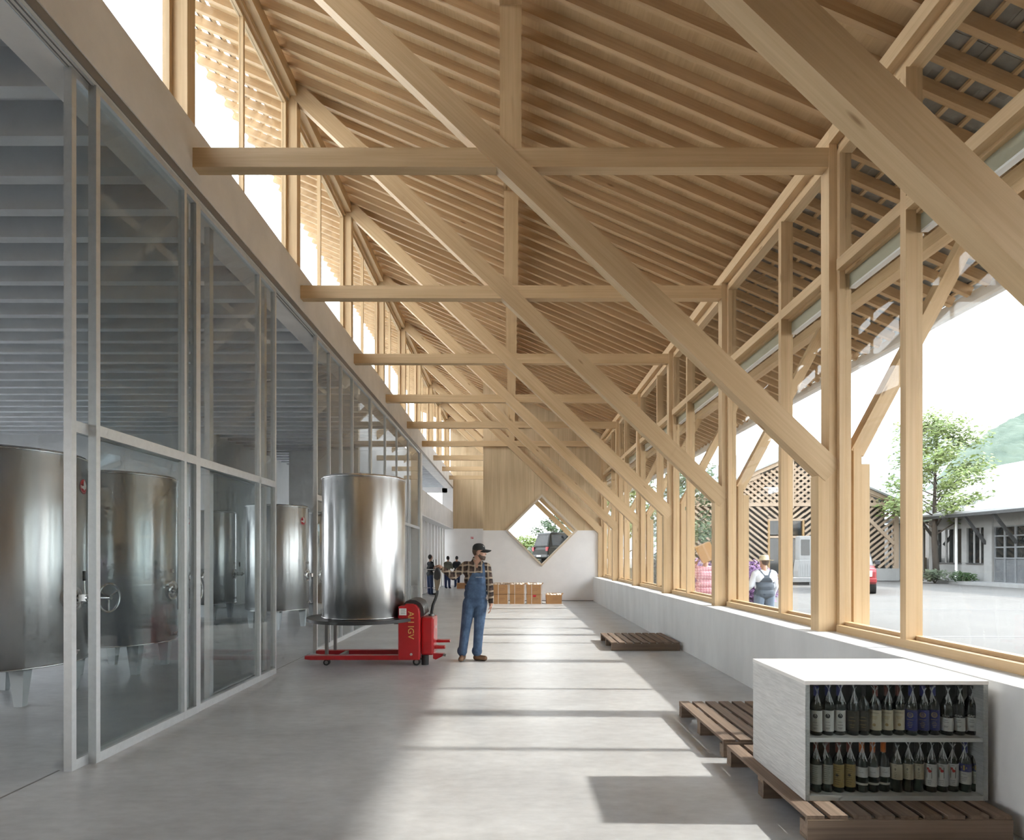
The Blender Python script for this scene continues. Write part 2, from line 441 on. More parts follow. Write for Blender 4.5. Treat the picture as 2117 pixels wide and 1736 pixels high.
# ------------------------------------------------------------------ tank room shell
slab = MB().box(-16.2, -3.5, YB, 23.6, EYE+3.98, EYE+4.3).box(-9.3, -3.5, 23.6, YE, EYE+3.98, EYE+4.3).build('ceiling_tank_room', M_GREYC)
structure(slab, 'grey concrete slab with joists over the tank room')
for k in range(-3, 50):
    y = 4.535+0.537*k
    if y+0.13 > YE: break
    beam('joist', slab, (-16.0 if y < 23.4 else -9.2, y+0.0625, EYE+3.825), (-3.5, y+0.0625, EYE+3.825), 0.125, 0.31, M_GREYC)
tr = MB()
tr.box(-16.2, -9.06, 17.5, 17.8, 0, EYE+3.98)
structure(tr.build('wall_tank_room_end', M_GREYC), 'grey concrete end wall of the tank room')
structure(MB().box(-9.3, -9.06, 17.8, 23.6, 0, EYE+3.98).build('wall_tank_room_side', mat('pale_grey_wall', (0.52, 0.53, 0.52), 0.8, var=0.06, scale=2)), 'pale grey side wall at the back of the tank room')
structure(MB().box(-7.8, -3.56, 20.3, 20.55, 0, EYE+3.98).build('wall_tank_room_rear', M_GREYC), 'grey concrete wall behind the last tank')
wlm = MB().box(-16.4, -16.2, YB-0.3, 17.8, 0, 0.5).box(-16.4, -16.2, YB-0.3, 17.8, 4.9, EYE+4.3)
for y in (-9.3, -4.2, 1.2, 6.6, 12.0, 17.2): wlm.box(-16.4, -16.2, y, y+0.6, 0.5, 4.9)  # unseen openings between piers, invented to daylight the tank room
structure(wlm.build('wall_left', M_GREYC), 'grey concrete outer wall of the tank room with tall openings added for daylight')
bbox('plinth', slab, -9.06, -7.8, 20.4, 20.5, 0, 0.01, M_DARKM)

# ------------------------------------------------------------------ glass partition: aluminium frames
M_FRAME = M_ALU
ZT0, ZT1, ZTOP = 2.545, 2.63, EYE+3.655
def panel(label, x, ya, yb, members, far=False, group='glazed partition panels'):
    """one glazed panel between ya and yb: stiles, rails, extra mullions, panes above and below the transom"""
    g = empty('glass_partition_panel', (x, ya, 0))
    tag(g, label, 'glass panel', group)
    w, d = 0.062, 0.045
    L = yb-ya
    for y in (0.0, L-d):
        bbox('stile', g, -w, 0, y, y+d, 0, ZTOP, M_FRAME)
    bbox('bottom_rail', g, -w, 0, d, L-d, 0, 0.075, M_FRAME)
    bbox('transom', g, -w, 0, d, L-d, ZT0, ZT1, M_FRAME)
    bbox('top_rail', g, -w, 0, d, L-d, ZTOP-0.05, ZTOP, M_FRAME)
    ys = [d]+[m-ya for m in members]+[L-d]
    for m in members:
        bbox('mullion', g, -w, 0, m-ya-0.02, m-ya+0.02, 0.075, ZTOP-0.05, M_FRAME)
    for a, b in zip(ys[:-1], ys[1:]):
        for z0, z1 in ((0.075, ZT0), (ZT1, ZTOP-0.05)):
            MB().box(-0.035, -0.027, a, b, z0, z1).build('pane', M_PGLASS, g)
    return g
panel('narrow glazed sliding panel at the near end of the partition', -3.287, 4.335, 5.9, [])
panel('wide glazed panel in front of the nearest steel tanks', -3.227, 4.505, 5.98, [5.74])
panel('glazed panel ending at the doorway opening of the partition', -3.235, 5.985, 7.97, [7.46])
panel('glazed panel behind the red lift, beyond the doorway opening', -3.235, 9.62, 13.36, [10.34, 11.06, 11.84])
panel('farthest glazed panel of the partition beside the concrete column', -3.235, 13.38, 20.42, [14.9, 16.4, 18.2])
rp = empty('glass_partition_panel', (-3.36, 5.98, 0)); tag(rp, 'slid-back glazed leaf on the rear track of the partition', 'glass panel', 'glazed partition panels')
bbox('stile', rp, -0.06, 0, 0.47, 0.55, 0, ZTOP, M_FRAME); bbox('stile', rp, -0.06, 0, 1.9, 1.97, 0, ZTOP, M_FRAME)
bbox('bottom_rail', rp, -0.06, 0, 0.55, 1.9, 0, 0.06, M_FRAME); bbox('transom', rp, -0.06, 0, 0.55, 1.9, ZT0, ZT1, M_FRAME)
MB().box(-0.035, -0.027, 0.55, 1.9, 0.06, ZT0).build('pane', M_PGLASS, rp)

# ------------------------------------------------------------------ roof: boards, rafters, purlins, eaves
def roof_slab(xa, xb, off0, off1, ya, yb):
    za, zb = rz(xa), rz(xb)
    return MB().prism([(xa, za+off0), (xb, zb+off0), (xb, zb+off1), (xa, za+off1)], ya, yb)
RH = 0.125
ceil = roof_slab(-4.21, 3.42, RH, RH+0.03, YB, YE).build('ceiling', M_DECK)
structure(ceil, 'pitched board roof with closely set timber rafters')
cs = 1/math.hypot(1, SLOPE)
def rafter(y):
    xa, xb = -5.03, 5.716
    o = RH/2
    beam('rafter', ceil, (xa, y, rz(xa)+o), (xb, y, rz(xb)+o), 0.06, RH*cs, M_RAFT)
k = -12
while True:
    y = 5.728+0.2962*k+0.03
    if y > YE: break
    rafter(y); k += 1
for nm, xa, xb, zb in (('purlin', -0.125, 0.098, EYE+5.52), ('head_beam', 3.17, 3.36, EYE+4.12), ('head_beam', -3.45, -3.25, EYE+6.945), ('eaves_purlin', 4.69, 4.85, EYE+3.47)):
    ztop = min(rz(xa), rz(xb))+0.02
    for i in range(10):
        a = ([YB]+TY)[i]
        b = (TY+[YE])[i]
        bbox(nm, ceil, xa, xb, a+0.002, b, zb, ztop, M_WOOD)
# window head moulding under the head beams
for xa, xb, z0, z1 in ((3.26, 3.37, EYE+4.05, EYE+4.12), (-3.47, -3.36, EYE+6.88, EYE+6.945)):
    bbox('head_moulding', ceil, xa, xb, YB, YE, z0, z1, M_WOOD)
# roof covering above the eaves: battens and slates
for i in range(11):
    x = 3.55+0.215*i
    z = rz(x)+RH
    bbox('batten', ceil, x-0.022, x+0.022, 2.0, YE, z, z+0.03, M_WOOD)
for i in range(5):
    x = -4.30-0.18*i
    z = rz(x)+RH
    bbox('batten', ceil, x-0.02, x+0.02, 5.0, YE, z, z+0.03, M_WOOD)
sl = MB()
th = math.atan(SLOPE)
def slate_matrix(x, y, lift):
    return Matrix.Translation((x, y, rz(x)+RH+0.03+lift)) @ Matrix.Rotation(th, 4, 'Y')
slate_me = MB().box(0, 0.45, -0.168, 0.168, 0.0, 0.012).mesh('slate', M_SLATE)
cnt = 0
for i in range(10):
    x = 3.47+0.215*i
    for j in range(90):
        y = 2.2+0.34*j+(0.17 if i % 2 else 0)
        if y > YE-0.2: break
        lift = 0.004+0.01*random.random()
        if y < 11.4:
            link('slate', slate_me, ceil, slate_matrix(x, y, lift)); cnt += 1
        else:
            sl.box(0, 0.45, -0.168, 0.168, 0, 0.012, M=slate_matrix(x, y, lift))
tag(sl.build('slates', M_SLATE, ceil), kind='stuff')
# left eaves: short slate strips leave gaps of sky between the battens
M_SLATEB = mat('brown_eaves_slate', (0.20, 0.16, 0.12), 0.85, var=0.3, scale=5, rand=0.1)
for i in range(4):
    x = -4.30-0.18*i
    roof_slab(x-0.085, x-0.02, RH+0.03, RH+0.042, 5.0, YE).build('eaves_slate_strip', M_SLATEB, ceil)
roof_slab(-4.21, 3.45, RH+0.05, RH+0.3, YB, YE).build('roof_insulation', M_SLATE, ceil)
roof_slab(3.45, 5.70, RH+0.12, RH+0.16, YB, YE).build('roof_underlay', M_SLATE, ceil)
# gutter along the right eave
M_GUT = mat('pale_gutter_metal', (0.78, 0.76, 0.73), 0.45, metal=0.2)
gx, gz = 5.74, EYE+3.19
g = MB()
prof = [(0.0, 0.11), (0.0, -0.02), (0.02, -0.05), (0.10, -0.05), (0.13, -0.02), (0.13, 0.09), (0.118, 0.09), (0.118, -0.012), (0.095, -0.038), (0.025, -0.038), (0.012, -0.012), (0.012, 0.11)]
g.prism([(gx+a, gz+b) for a, b in prof], YB, YE)
g.build('gutter', M_GUT, ceil)

# ------------------------------------------------------------------ trusses
def make_truss():
    t = empty('timber_truss', (0, 0, 0))
    yc = T_/2
    E = EYE
    bbox('collar_beam', t, XL, 3.22, 0.004, T_, E+4.09-0.194, E+4.09, M_WOOD)
    ang = math.atan(0.957); dz = lambda x: E+5.397-0.957*(x+1.552)
    beam('diagonal_brace', t, (-3.33, yc-0.004, dz(-3.33)), (3.215, yc-0.004, dz(3.215)), T_+0.012, 0.241, M_WOOD)
    bbox('king_post', t, -0.123, 0.094, 0.006, T_, E+4.09, E+5.53, M_WOOD)
    bbox('right_post', t, 3.17, 3.25, -0.005, 0.145, ZSILL, E+4.14, M_WOOD)
    # lower post carrying the foot of the diagonal
    MB().prism([(3.066, ZSILL), (3.17, ZSILL), (3.17, E+0.93), (3.066, E+0.80)], -0.006, 0.146).build('foot_post', wood('pale_timber_upright', (0.665, 0.48, 0.285), (0.525, 0.36, 0.195), axis='z'), t)
    bbox('left_post', t, -3.40, -3.25, 0.0, 0.145, E+4.35, E+6.96, M_WOOD)
    # outside: double post, raking strut, eaves bracket
    bbox('outer_post', t, 3.42, 3.50, 0.0, 0.14, -0.02, E+1.08, M_WOOD)
    bbox('outer_post', t, 3.503, 3.583, 0.004, 0.136, -0.02, E+0.92, M_WOOD)
    beam('raking_strut', t, (3.46, 0.07, E+1.03), (4.77, 0.07, E+3.20+0.30), 0.13, 0.138, M_WOOD)
    return t
ORD = ['nearest', 'second', 'third', 'fourth', 'fifth', 'sixth', 'seventh', 'eighth', 'ninth', 'tenth']
proto = make_truss()
for i, y in enumerate(TY):
    t = proto if i == 0 else copy_tree(proto)
    t.location = (0, y, 0)
    lab = 'timber roof truss with collar beam and diagonal, %s counted from the camera' % ORD[i]
    tag(t, lab, 'truss', 'timber roof trusses')
# ------------------------------------------------------------------ window bays on the right
def right_window(n, ya, yb, ym):
    w = empty('window_%d' % n, (3.25, ya, ZSILL)); structure(w, 'tall timber window bay %d in the right wall, counted from the camera' % n)
    L = yb-ya; zt = EYE+4.06-ZSILL
    zr0, zr1 = EYE+2.83-ZSILL, EYE+2.94-ZSILL
    # stiles in two steps, rails, mullion, transom
    for y0_, y1_ in ((0, 0.05), (L-0.05, L)):
        bbox('stile', w, 0.0, 0.055, y0_, y1_, 0, zt, M_WOOD)
    for y0_, y1_ in ((0, 0.035), (L-0.035, L)):
        bbox('outer_stile', w, 0.055, 0.125, y0_, y1_, 0, zt, M_WOOD)
    bbox('bottom_rail', w, -0.03, 0.055, 0.05, L-0.05, 0, 0.07, M_WOOD)
    bbox('outer_bottom_rail', w, 0.055, 0.125, 0.035, L-0.035, 0.0, 0.10, M_WOOD)
    bbox('top_rail', w, 0.0, 0.125, 0.05, L-0.05, zt-0.06, zt, M_WOOD)
    m = ym-ya
    bbox('mullion', w, -0.03, 0.055, m-0.035, m+0.035, 0.07, zt-0.06, M_WOOD)
    bbox('outer_mullion', w, 0.055, 0.115, m-0.024, m+0.024, 0.10, zt-0.06, M_WOOD)
    bbox('transom', w, -0.03, 0.055, 0.05, m-0.035, zr0, zr1, M_WOOD); bbox('transom', w, -0.03, 0.055, m+0.035, L-0.05, zr0, zr1, M_WOOD)
    bbox('outer_transom', w, 0.055, 0.10, 0.035, L-0.035, zr0-0.03, zr1, M_WOOD)
    for a, b in ((0.05, m-0.024), (m+0.024, L-0.05)):
        bl = bbox('blind_cassette', w, 0.10, 0.15, a, b, zr0-0.16, zr0+0.02, M_BLIND)
        bbox('blind_hem', w, 0.10, 0.16, a, b, zr0-0.178, zr0-0.16, M_GUT)
        for z0, z1 in ((0.09, zr0), (zr1, zt-0.06)):
            MB().box(0.068, 0.076, a-0.02, b+0.02, z0, z1).build('pane', M_GLASS, w)
for i in range(7):
    ya = TY[i]+0.145 if i else TY[0]+0.145
    yb = TY[i+1] if i < 6 else 20.9
    if i == 6: break
    if i % 2 == 0: ym = TY[i+1]+0.07-1.10
    else: ym = TY[i]+0.07+1.10
    right_window(i+2, ya, yb, ym)
right_window(1, 1.2, TY[0], 1.95)

# ------------------------------------------------------------------ clerestory windows on the left
def left_window(n, ya, yb):
    z0 = EYE+4.35; w = empty('window_%d' % n, (-3.40, ya, z0))
    structure(w, 'clerestory window %d above the concrete beam, counted from the camera' % (n-9))
    L = yb-ya; H = 6.88-4.35
    for y0_, y1_ in ((0, 0.05), (L-0.05, L)): bbox('stile', w, -0.07, 0.0, y0_, y1_, 0, H, M_WOOD)
    bbox('top_rail', w, -0.07, 0.0, 0.05, L-0.05, H-0.06, H, M_WOOD)
    bbox('bottom_rail', w, -0.07, 0.0, 0.05, L-0.05, 0, 0.05, M_WOOD)
    bbox('mullion', w, -0.06, 0.0, L/2-0.022, L/2+0.022, 0.05, H-0.06, M_WOOD)
    for a, b in ((0.05, L/2-0.022), (L/2+0.022, L-0.05)):
        MB().box(-0.045, -0.037, a, b, 0.05, H-0.06).build('pane', M_GLASS, w)
for i in range(10):
    ya = TY[i]+0.145; yb = TY[i+1] if i < 9 else YE
    left_window(10+i, ya, yb)
structure(MB().box(-3.62, -3.45, YB, TY[0], EYE+4.35, EYE+6.95).build('wall_left_upper', M_PANEL), 'boarded stretch above the concrete beam beside the camera')
# ================================================================== things in the hall
def T(o):
    """local matrix that lets a part of the root o be given in world coordinates"""
    return Matrix.Translation(-Vector(o.location))

# ------------------------------------------------------------------ steel wine tanks
def steel_material():
    m = bpy.data.materials.new('tank_steel'); m.use_nodes = True
    n = m.node_tree.nodes; l = m.node_tree.links; b = n['Principled BSDF']
    b.inputs['Metallic'].default_value = 1.0; b.inputs['Anisotropic'].default_value = 0.94; b.inputs['Anisotropic Rotation'].default_value = 0.25
    tg = n.new('ShaderNodeTangent'); tg.direction_type = 'RADIAL'; tg.axis = 'Z'; l.new(tg.outputs[0], b.inputs['Tangent'])
    tc = n.new('ShaderNodeTexCoord'); oi = n.new('ShaderNodeObjectInfo')
    def noise(sc, st, det):
        mp = n.new('ShaderNodeMapping'); mp.inputs['Scale'].default_value = st; l.new(tc.outputs['Object'], mp.inputs[0])
        z = n.new('ShaderNodeTexNoise'); z.inputs['Scale'].default_value = sc; z.inputs['Detail'].default_value = det
        l.new(mp.outputs[0], z.inputs['Vector']); return z.outputs['Fac']
    a = noise(3.0, (1, 1, 0.2), 5); c = noise(22.0, (1, 1, 0.6), 3)
    rp = n.new('ShaderNodeValToRGB'); e = rp.color_ramp.elements
    e[0].position = 0.3; e[0].color = (0.66, 0.68, 0.69, 1); e[1].position = 0.7; e[1].color = (0.86, 0.87, 0.87, 1)
    l.new(a, rp.inputs[0]); l.new(rp.outputs[0], b.inputs['Base Color'])
    mr = n.new('ShaderNodeMapRange'); mr.inputs['To Min'].default_value = 0.29; mr.inputs['To Max'].default_value = 0.36
    l.new(c, mr.inputs['Value']); l.new(mr.outputs[0], b.inputs['Roughness'])
    w = noise(5.0, (1, 1, 0.35), 0)
    bp = n.new('ShaderNodeBump'); bp.inputs['Strength'].default_value = 0.16; bp.inputs['Distance'].default_value = 0.03
    l.new(w, bp.inputs['Height']); l.new(bp.outputs[0], b.inputs['Normal'])
    return m
M_STEEL = steel_material()
M_STEELP = mat('valve_steel', (0.72, 0.72, 0.72), 0.22, metal=1.0)
M_LEG = mat('painted_tank_leg', (0.56, 0.60, 0.62), 0.5)
M_BLACK = mat('black_rubber', (0.025, 0.025, 0.025), 0.5)
M_RED = mat('badge_red', (0.62, 0.03, 0.05), 0.4)
M_WPAINT = mat('badge_white', (0.85, 0.85, 0.83), 0.4)

def curved(mb, pts, r, mi=0, ctr=0.0):
    """small flat outline (u along the girth, z) laid onto a cylinder of radius r, facing -y"""
    v = []
    for u, z in pts:
        a = -math.pi/2+(u+ctr)/r
        v.append((r*math.cos(a), r*math.sin(a), z))
    mb.add(v, [tuple(range(len(v)))], mi)
def disc_pts(u, z, r, n=20, a0=0.0, a1=2*math.pi): return [(u+r*math.cos(a0+(a1-a0)*k/n), z+r*math.sin(a0+(a1-a0)*k/n)) for k in range(n)]

def make_tank(name, label, loc, r, h, leg_h, legs=3, badge=None, valve=None, leg_rot=0.0, group='steel wine tanks'):
    t = empty(name, loc); tag(t, label, 'tank', group)
    b = MB(); n = 72
    b.lathe([(0.02, leg_h+0.035), (r*0.97, leg_h+0.012), (r, leg_h+0.01), (r, leg_h+h*0.5), (r, leg_h+h-0.008), (r-0.01, leg_h+h), (r-0.012, leg_h+h+0.02), (0.02, leg_h+h+0.06)], n)
    b.build('tank_body', M_STEEL, t)
    rm = MB().torus(r+0.004, 0.011, n, 8, M=Matrix.Translation((0, 0, leg_h+h-0.008))); rm.build('top_rim', M_STEELP, t)
    MB().torus(r+0.003, 0.010, n, 8, M=Matrix.Translation((0, 0, leg_h+0.012))).build('bottom_rim', M_STEELP, t)
    s = MB()
    a = R(-60); s.box(-0.008, 0.008, -0.002, 0.003, leg_h+0.02, leg_h+h-0.02, M=Matrix.Rotation(a, 4, 'Z') @ Matrix.Translation((0, -r-0.001, 0)))
    s.build('weld_seam', M_STEELP, t)
    for k in range(legs):
        a = leg_rot+2*math.pi*k/legs
        lg = MB(); wt, wb_ = 0.085, 0.045
        q = [(-wt, -wt*0.7), (wt, -wt*0.7), (wt, wt*0.7), (-wt, wt*0.7)]; p = [(x*wb_/wt, y*wb_/wt) for x, y in q]
        v = [(x, y, 0.0) for x, y in p]+[(x, y, leg_h+0.03) for x, y in q]
        lg.add(v, [(3, 2, 1, 0), (4, 5, 6, 7), (0, 1, 5, 4), (1, 2, 6, 5), (2, 3, 7, 6), (3, 0, 4, 7)])
        if leg_h > 0.05:
            lg.build('leg', M_LEG, t, Matrix.Translation(((r-0.13)*math.cos(a), (r-0.13)*math.sin(a), 0)))
    if badge:
        ang, z, br = badge
        Mb = Matrix.Rotation(ang, 4, 'Z')
        g = MB(); rr = r+0.004
        curved(g, disc_pts(0, z, br, 28), rr, 1)
        for k in range(28):                                  # red ring
            a0, a1 = 2*math.pi*k/28, 2*math.pi*(k+1)/28
            curved(g, [(br*math.cos(a0), z+br*math.sin(a0)), (br*math.cos(a1), z+br*math.sin(a1)), (br*0.88*math.cos(a1), z+br*0.88*math.sin(a1)), (br*0.88*math.cos(a0), z+br*0.88*math.sin(a0))], rr+0.001, 0)
        curved(g, [(0, z+0.1*br)]+[(br*0.78*math.cos(t_), z+0.1*br+br*0.72*math.sin(t_)) for t_ in [math.pi/2+k*math.pi/16 for k in range(9)]], rr+0.001, 0)
        curved(g, [(br*0.8*math.cos(t_), z-0.05*br+br*0.75*math.sin(t_)) for t_ in [math.pi+k*math.pi/12 for k in range(13)]], rr+0.001, 0)
        curved(g, [(-br*0.7, z-0.1*br), (-br*0.7, z-0.28*br), (br*0.7, z-0.28*br), (br*0.7, z-0.1*br)], rr+0.002, 1)
        g.build('badge', [M_RED, M_WPAINT], t, Mb)
    if valve:
        ang, z, L = valve
        Mv = Matrix.Rotation(ang, 4, 'Z')
        vv = MB()
        vv.cyl((r-0.01, 0, z), (r+0.03, 0, z), 0.135, 28); vv.sphere((r+0.02, 0, z), (0.035, 0.11, 0.11), 20, 10)
        vv.cyl((r+0.03, 0, z), (r+0.14, 0, z), 0.035, 16); vv.cyl((r+0.09, 0, z), (r+0.11, 0, z), 0.055, 16)
        vv.cbox((r+0.17, 0, z), (0.09, 0.075, 0.075)); vv.cyl((r+0.21, 0, z), (r+0.23, 0, z), 0.05, 16)
        vv.cyl((r+0.23, 0, z), (r+L+0.02, 0, z), 0.014, 10)
        vo = vv.build('valve', M_STEELP, t, Mv)
        wv = MB(); Mw = Matrix.Translation((r+L, 0, z)) @ Matrix.Rotation(R(90), 4, 'Y')
        wv.torus(0.16, 0.014, 36, 8, M=Mw)
        for k in range(3):
            a = R(30)+2*math.pi*k/3
            wv.cyl((r+L, 0, z), (r+L, 0.16*math.cos(a), z+0.16*math.sin(a)), 0.009, 8)
        wv.cyl((r+L-0.02, 0, z), (r+L+0.025, 0, z), 0.025, 12)
        wv.build('handwheel', M_STEELP, vo)
        lv = MB().cyl((r+0.17, 0, z+0.03), (r+0.16, 0, z+0.20), 0.006, 8); lv.build('lever_rod', M_STEELP, vo)
        MB().cyl((r+0.16, 0, z+0.19), (r+0.158, 0, z+0.30), 0.016, 10).build('lever_grip', M_BLACK, vo)
        tp = MB().cyl((r-0.01, 0, z-0.62), (r+0.07, 0, z-0.62), 0.022, 10).cbox((r+0.06, 0, z-0.60), (0.02, 0.09, 0.02)); tp.build('drain_tap', M_STEELP, t, Mv)
        gb = MB().cyl((r, 0, z+0.28), (r+0.035, 0, z+0.28), 0.03, 14); gb.build('gauge', M_STEELP, t, Mv)
    return t
make_tank('steel_tank', 'large steel wine tank cropped by the picture edge, nearest behind the glass', (-5.69, 6.6, 0), 0.70, 2.35, 0.40, 4, badge=(R(106), 2.42, 0.085), valve=(R(-3), 1.14, 0.45), leg_rot=R(-42))
make_tank('steel_tank', 'steel tank behind the wide glazed panel, second from the picture edge', (-5.52, 8.25, 0), 0.66, 2.32, 0.40, 4, valve=(R(2), 1.12, 0.36), leg_rot=R(-42))
make_tank('steel_tank', 'steel tank in the back row showing a red badge between two stiles', (-8.05, 13.3, 0), 0.65, 2.32, 0.40, 4, badge=(R(86), 2.40, 0.08), valve=(R(4), 1.12, 0.36), leg_rot=R(-42))
make_tank('steel_tank', 'back-row steel tank with handwheel standing near the pale side wall', (-7.8, 14.9, 0), 0.65, 2.32, 0.40, 4, badge=(R(150), 2.2, 0.08), valve=(R(0), 1.15, 0.42), leg_rot=R(-50))
make_tank('steel_tank', 'steel tank on grey legs seen through the open doorway of the partition', (-5.31, 13.15, 0), 0.67, 2.30, 0.41, 4, badge=(R(74), 2.39, 0.09), valve=(R(-2), 1.18, 0.36), leg_rot=R(-70))
make_tank('steel_tank', 'pale steel tank half hidden behind the partition post and lifted tank', (-5.05, 15.4, 0), 0.66, 2.30, 0.41, 4, badge=(R(140), 2.2, 0.08), valve=(R(60), 1.18, 0.36), leg_rot=R(-42))

# ------------------------------------------------------------------ red pallet lift with round platform and its tank
M_LRED = mat('lift_red_paint', (0.50, 0.016, 0.022), 0.32, var=0.12, scale=4, coat=0.3)
M_LBLK = mat('lift_black_cover', (0.035, 0.035, 0.037), 0.35)
M_GREYM = mat('grey_metal', (0.30, 0.30, 0.29), 0.4, metal=0.8)
M_GOLD = mat('gold_lettering', (0.78, 0.50, 0.14), 0.5)
M_TAN = mat('tiller_brown_plastic', (0.23, 0.18, 0.125), 0.5)
lift = empty('pallet_lift', (-1.9, 8.8, 0)); tag(lift, 'red electric pallet lift carrying a steel tank on a black round platform', 'pallet lift')
TL = T(lift)
for ya in (8.50, 8.99):
    f = MB().prism([(-3.04, 0.095), (-2.95, 0.085), (-1.45, 0.085), (-1.45, 0.155), (-3.04, 0.145)], ya, ya+0.12)
    f.build('fork', M_LRED, lift, TL, bevel=0.008)
    for x, r_ in ((-2.73, 0.045), (-1.404, 0.055)):
        w = MB().cyl((x, ya+0.03, r_), (x, ya+0.09, r_), r_, 20); wo_ = w.build('wheel', M_BLACK, lift, TL)
        MB().cyl((x, ya+0.025, r_), (x, ya+0.095, r_), r_*0.55, 14).build('hub', M_GREYM, wo_)
MB().cbox((-2.55, 8.8, 0.12), (0.05, 0.5, 0.05)).build('cross_bar', M_GREYM, lift, TL)
body = MB().prism([(-1.663, 0.09), (-1.35, 0.09), (-1.35, 0.78), (-1.365, 0.845), (-1.41, 0.895), (-1.46, 0.91), (-1.565, 0.91), (-1.575, 0.885), (-1.663, 0.875)], 8.47, 9.12)
bo = body.build('mast_body', M_LRED, lift, TL, bevel=0.012)
MB().cyl((-1.47, 8.463, 0.175), (-1.47, 8.472, 0.175), 0.02, 14).build('bolt', M_STEELP, bo)
pl = MB().box(-1.647, -1.54, 8.464, 8.469, 0.745, 0.845).build('rating_plate', M_WPAINT, bo)
for k in range(5): bbox('print_line', pl, -1.62, -1.56 if k % 2 else -1.552, 8.4625, 8.4639, 0.765+0.016*k, 0.769+0.016*k, M_GREYM)
# curved ribbed cover
cv = MB(); arc = [(-1.56+0.0, 0.915)]
prof = [(-1.60, 0.90), (-1.57, 0.935), (-1.50, 0.962), (-1.42, 0.955), (-1.35, 0.915), (-1.315, 0.85), (-1.30, 0.74), (-1.35, 0.70)]
cv.prism([(a, b) for a, b in prof[::-1]], 8.56, 9.08)
co = cv.build('battery_cover', M_LBLK, lift, TL)
for k in range(7):
    y = 8.58+0.075*k
    MB().tube([(a+0.003, y, b+0.004) for a, b in prof[1:-1]], 0.007, 6).build('rib', M_GREYM, co)
mh = MB().box(-1.345, -1.16, 8.58, 9.04, 0.14, 0.70); mh.build('motor_housing', M_LRED, lift, TL, bevel=0.03)
MB().cyl((-1.29, 8.62, 0.0), (-1.29, 8.62, 0.14), 0.055, 20).build('drive_foot', M_BLACK, lift, TL)
MB().box(-1.157, -1.15, 8.77, 8.80, 0.52, 0.56).build('sticker', M_WPAINT, lift, TL)
for z, x1, y_ in ((0.30, -0.95, 8.98), (0.24, -1.0, 8.74)):
    MB().prism([(-1.17, z-0.02), (x1, z-0.018), (x1-0.01, z+0.018), (-1.17, z+0.02)], y_-0.06, y_+0.06).build('step', M_LRED, lift, TL, bevel=0.004)
MB().prism([(-1.17, 0.09), (-1.13, 0.075), (-1.02, 0.13), (-1.0, 0.16), (-1.17, 0.17)], 8.6, 8.68).build('tow_bracket', M_LRED, lift, TL)
MB().cyl((-1.02, 8.60, 0.15), (-0.98, 8.60, 0.14), 0.02, 10).build('latch', M_GREYM, lift, TL)
ti = MB().tube([(-1.225, 8.85, 0.70), (-1.225, 8.85, 0.76), (-1.205, 8.85, 0.86), (-1.165, 8.85, 0.96), (-1.14, 8.85, 1.04), (-1.135, 8.85, 1.12)], 0.022, 10)
tio = ti.build('tiller', M_LBLK, lift, TL)
MB().cyl((-1.225, 8.85, 0.69), (-1.225, 8.85, 0.73), 0.05, 14).build('collar', M_GREYM, tio)
hd_ = MB(); q = [(-0.028, 1.08), (0.024, 1.08), (0.05, 1.30), (-0.052, 1.30)]
hd_.prism([(-1.137+a, b) for a, b in q], 8.82, 8.90); hdo = hd_.build('tiller_head', M_TAN, lift, TL, bevel=0.012)
top = [(-0.055, 1.27), (0.0, 1.235), (0.045, 1.26), (0.055, 1.34), (0.02, 1.435), (-0.01, 1.445), (-0.05, 1.36)]
MB().prism([(-1.137+a, b) for a, b in top], 8.815, 8.905).build('tiller_grip', M_LBLK, hdo, bevel=0.012)
MB().tube([(-1.137+0.058, 8.818, 1.40), (-1.137+0.062, 8.815, 1.30), (-1.137+0.045, 8.815, 1.18), (-1.137+0.02, 8.815, 1.09)], 0.006, 6).build('edge_strip', M_WPAINT, hdo)
# round platform
MB().cyl((-2.24, 8.8, 0.655), (-2.24, 8.8, 0.70), 0.83, 64).build('platform_disc', M_LBLK, lift, TL, bevel=0.006)
for x, y in ((-2.75, 8.62), (-2.75, 9.04)): bbox('platform_leg', lift, x-0.022+1.9, x+0.022+1.9, y-0.022-8.8, y+0.022-8.8, 0.15, 0.66, M_GREYM)
MB().box(-1.75, -1.655, 8.6, 9.0, 0.60, 0.66).build('platform_bracket', M_LBLK, lift, TL)

def text_mesh(txt, size, extr=0.0):
    cu = bpy.data.curves.new('lettering', 'FONT'); cu.body = txt; cu.size = size; cu.align_x = 'CENTER'; cu.align_y = 'CENTER'; cu.extrude = extr; cu.resolution_u = 3
    ob = bpy.data.objects.new('lettering_tmp', cu); C.objects.link(ob)
    dg = bpy.context.evaluated_depsgraph_get(); me = bpy.data.meshes.new_from_object(ob.evaluated_get(dg))
    bpy.data.objects.remove(ob); bpy.data.curves.remove(cu); me.name = 'lettering'
    return me
me = text_mesh('ALI IGV', 0.125, 0.001); me.materials.append(M_GOLD)
# upright plate, lettering reads downward
M_ = TL @ Matrix.Translation((-1.478, 8.464, 0.60)) @ Matrix.Rotation(R(90), 4, 'X') @ Matrix.Rotation(R(-90), 4, 'Z')
link('lettering', me, lift, M_)
lt = make_tank('steel_tank', 'tall steel tank standing on the black round platform of the red lift', (-2.24, 8.8, 0.70), 0.61, 2.06, 0.0, 0, group='steel wine tanks')

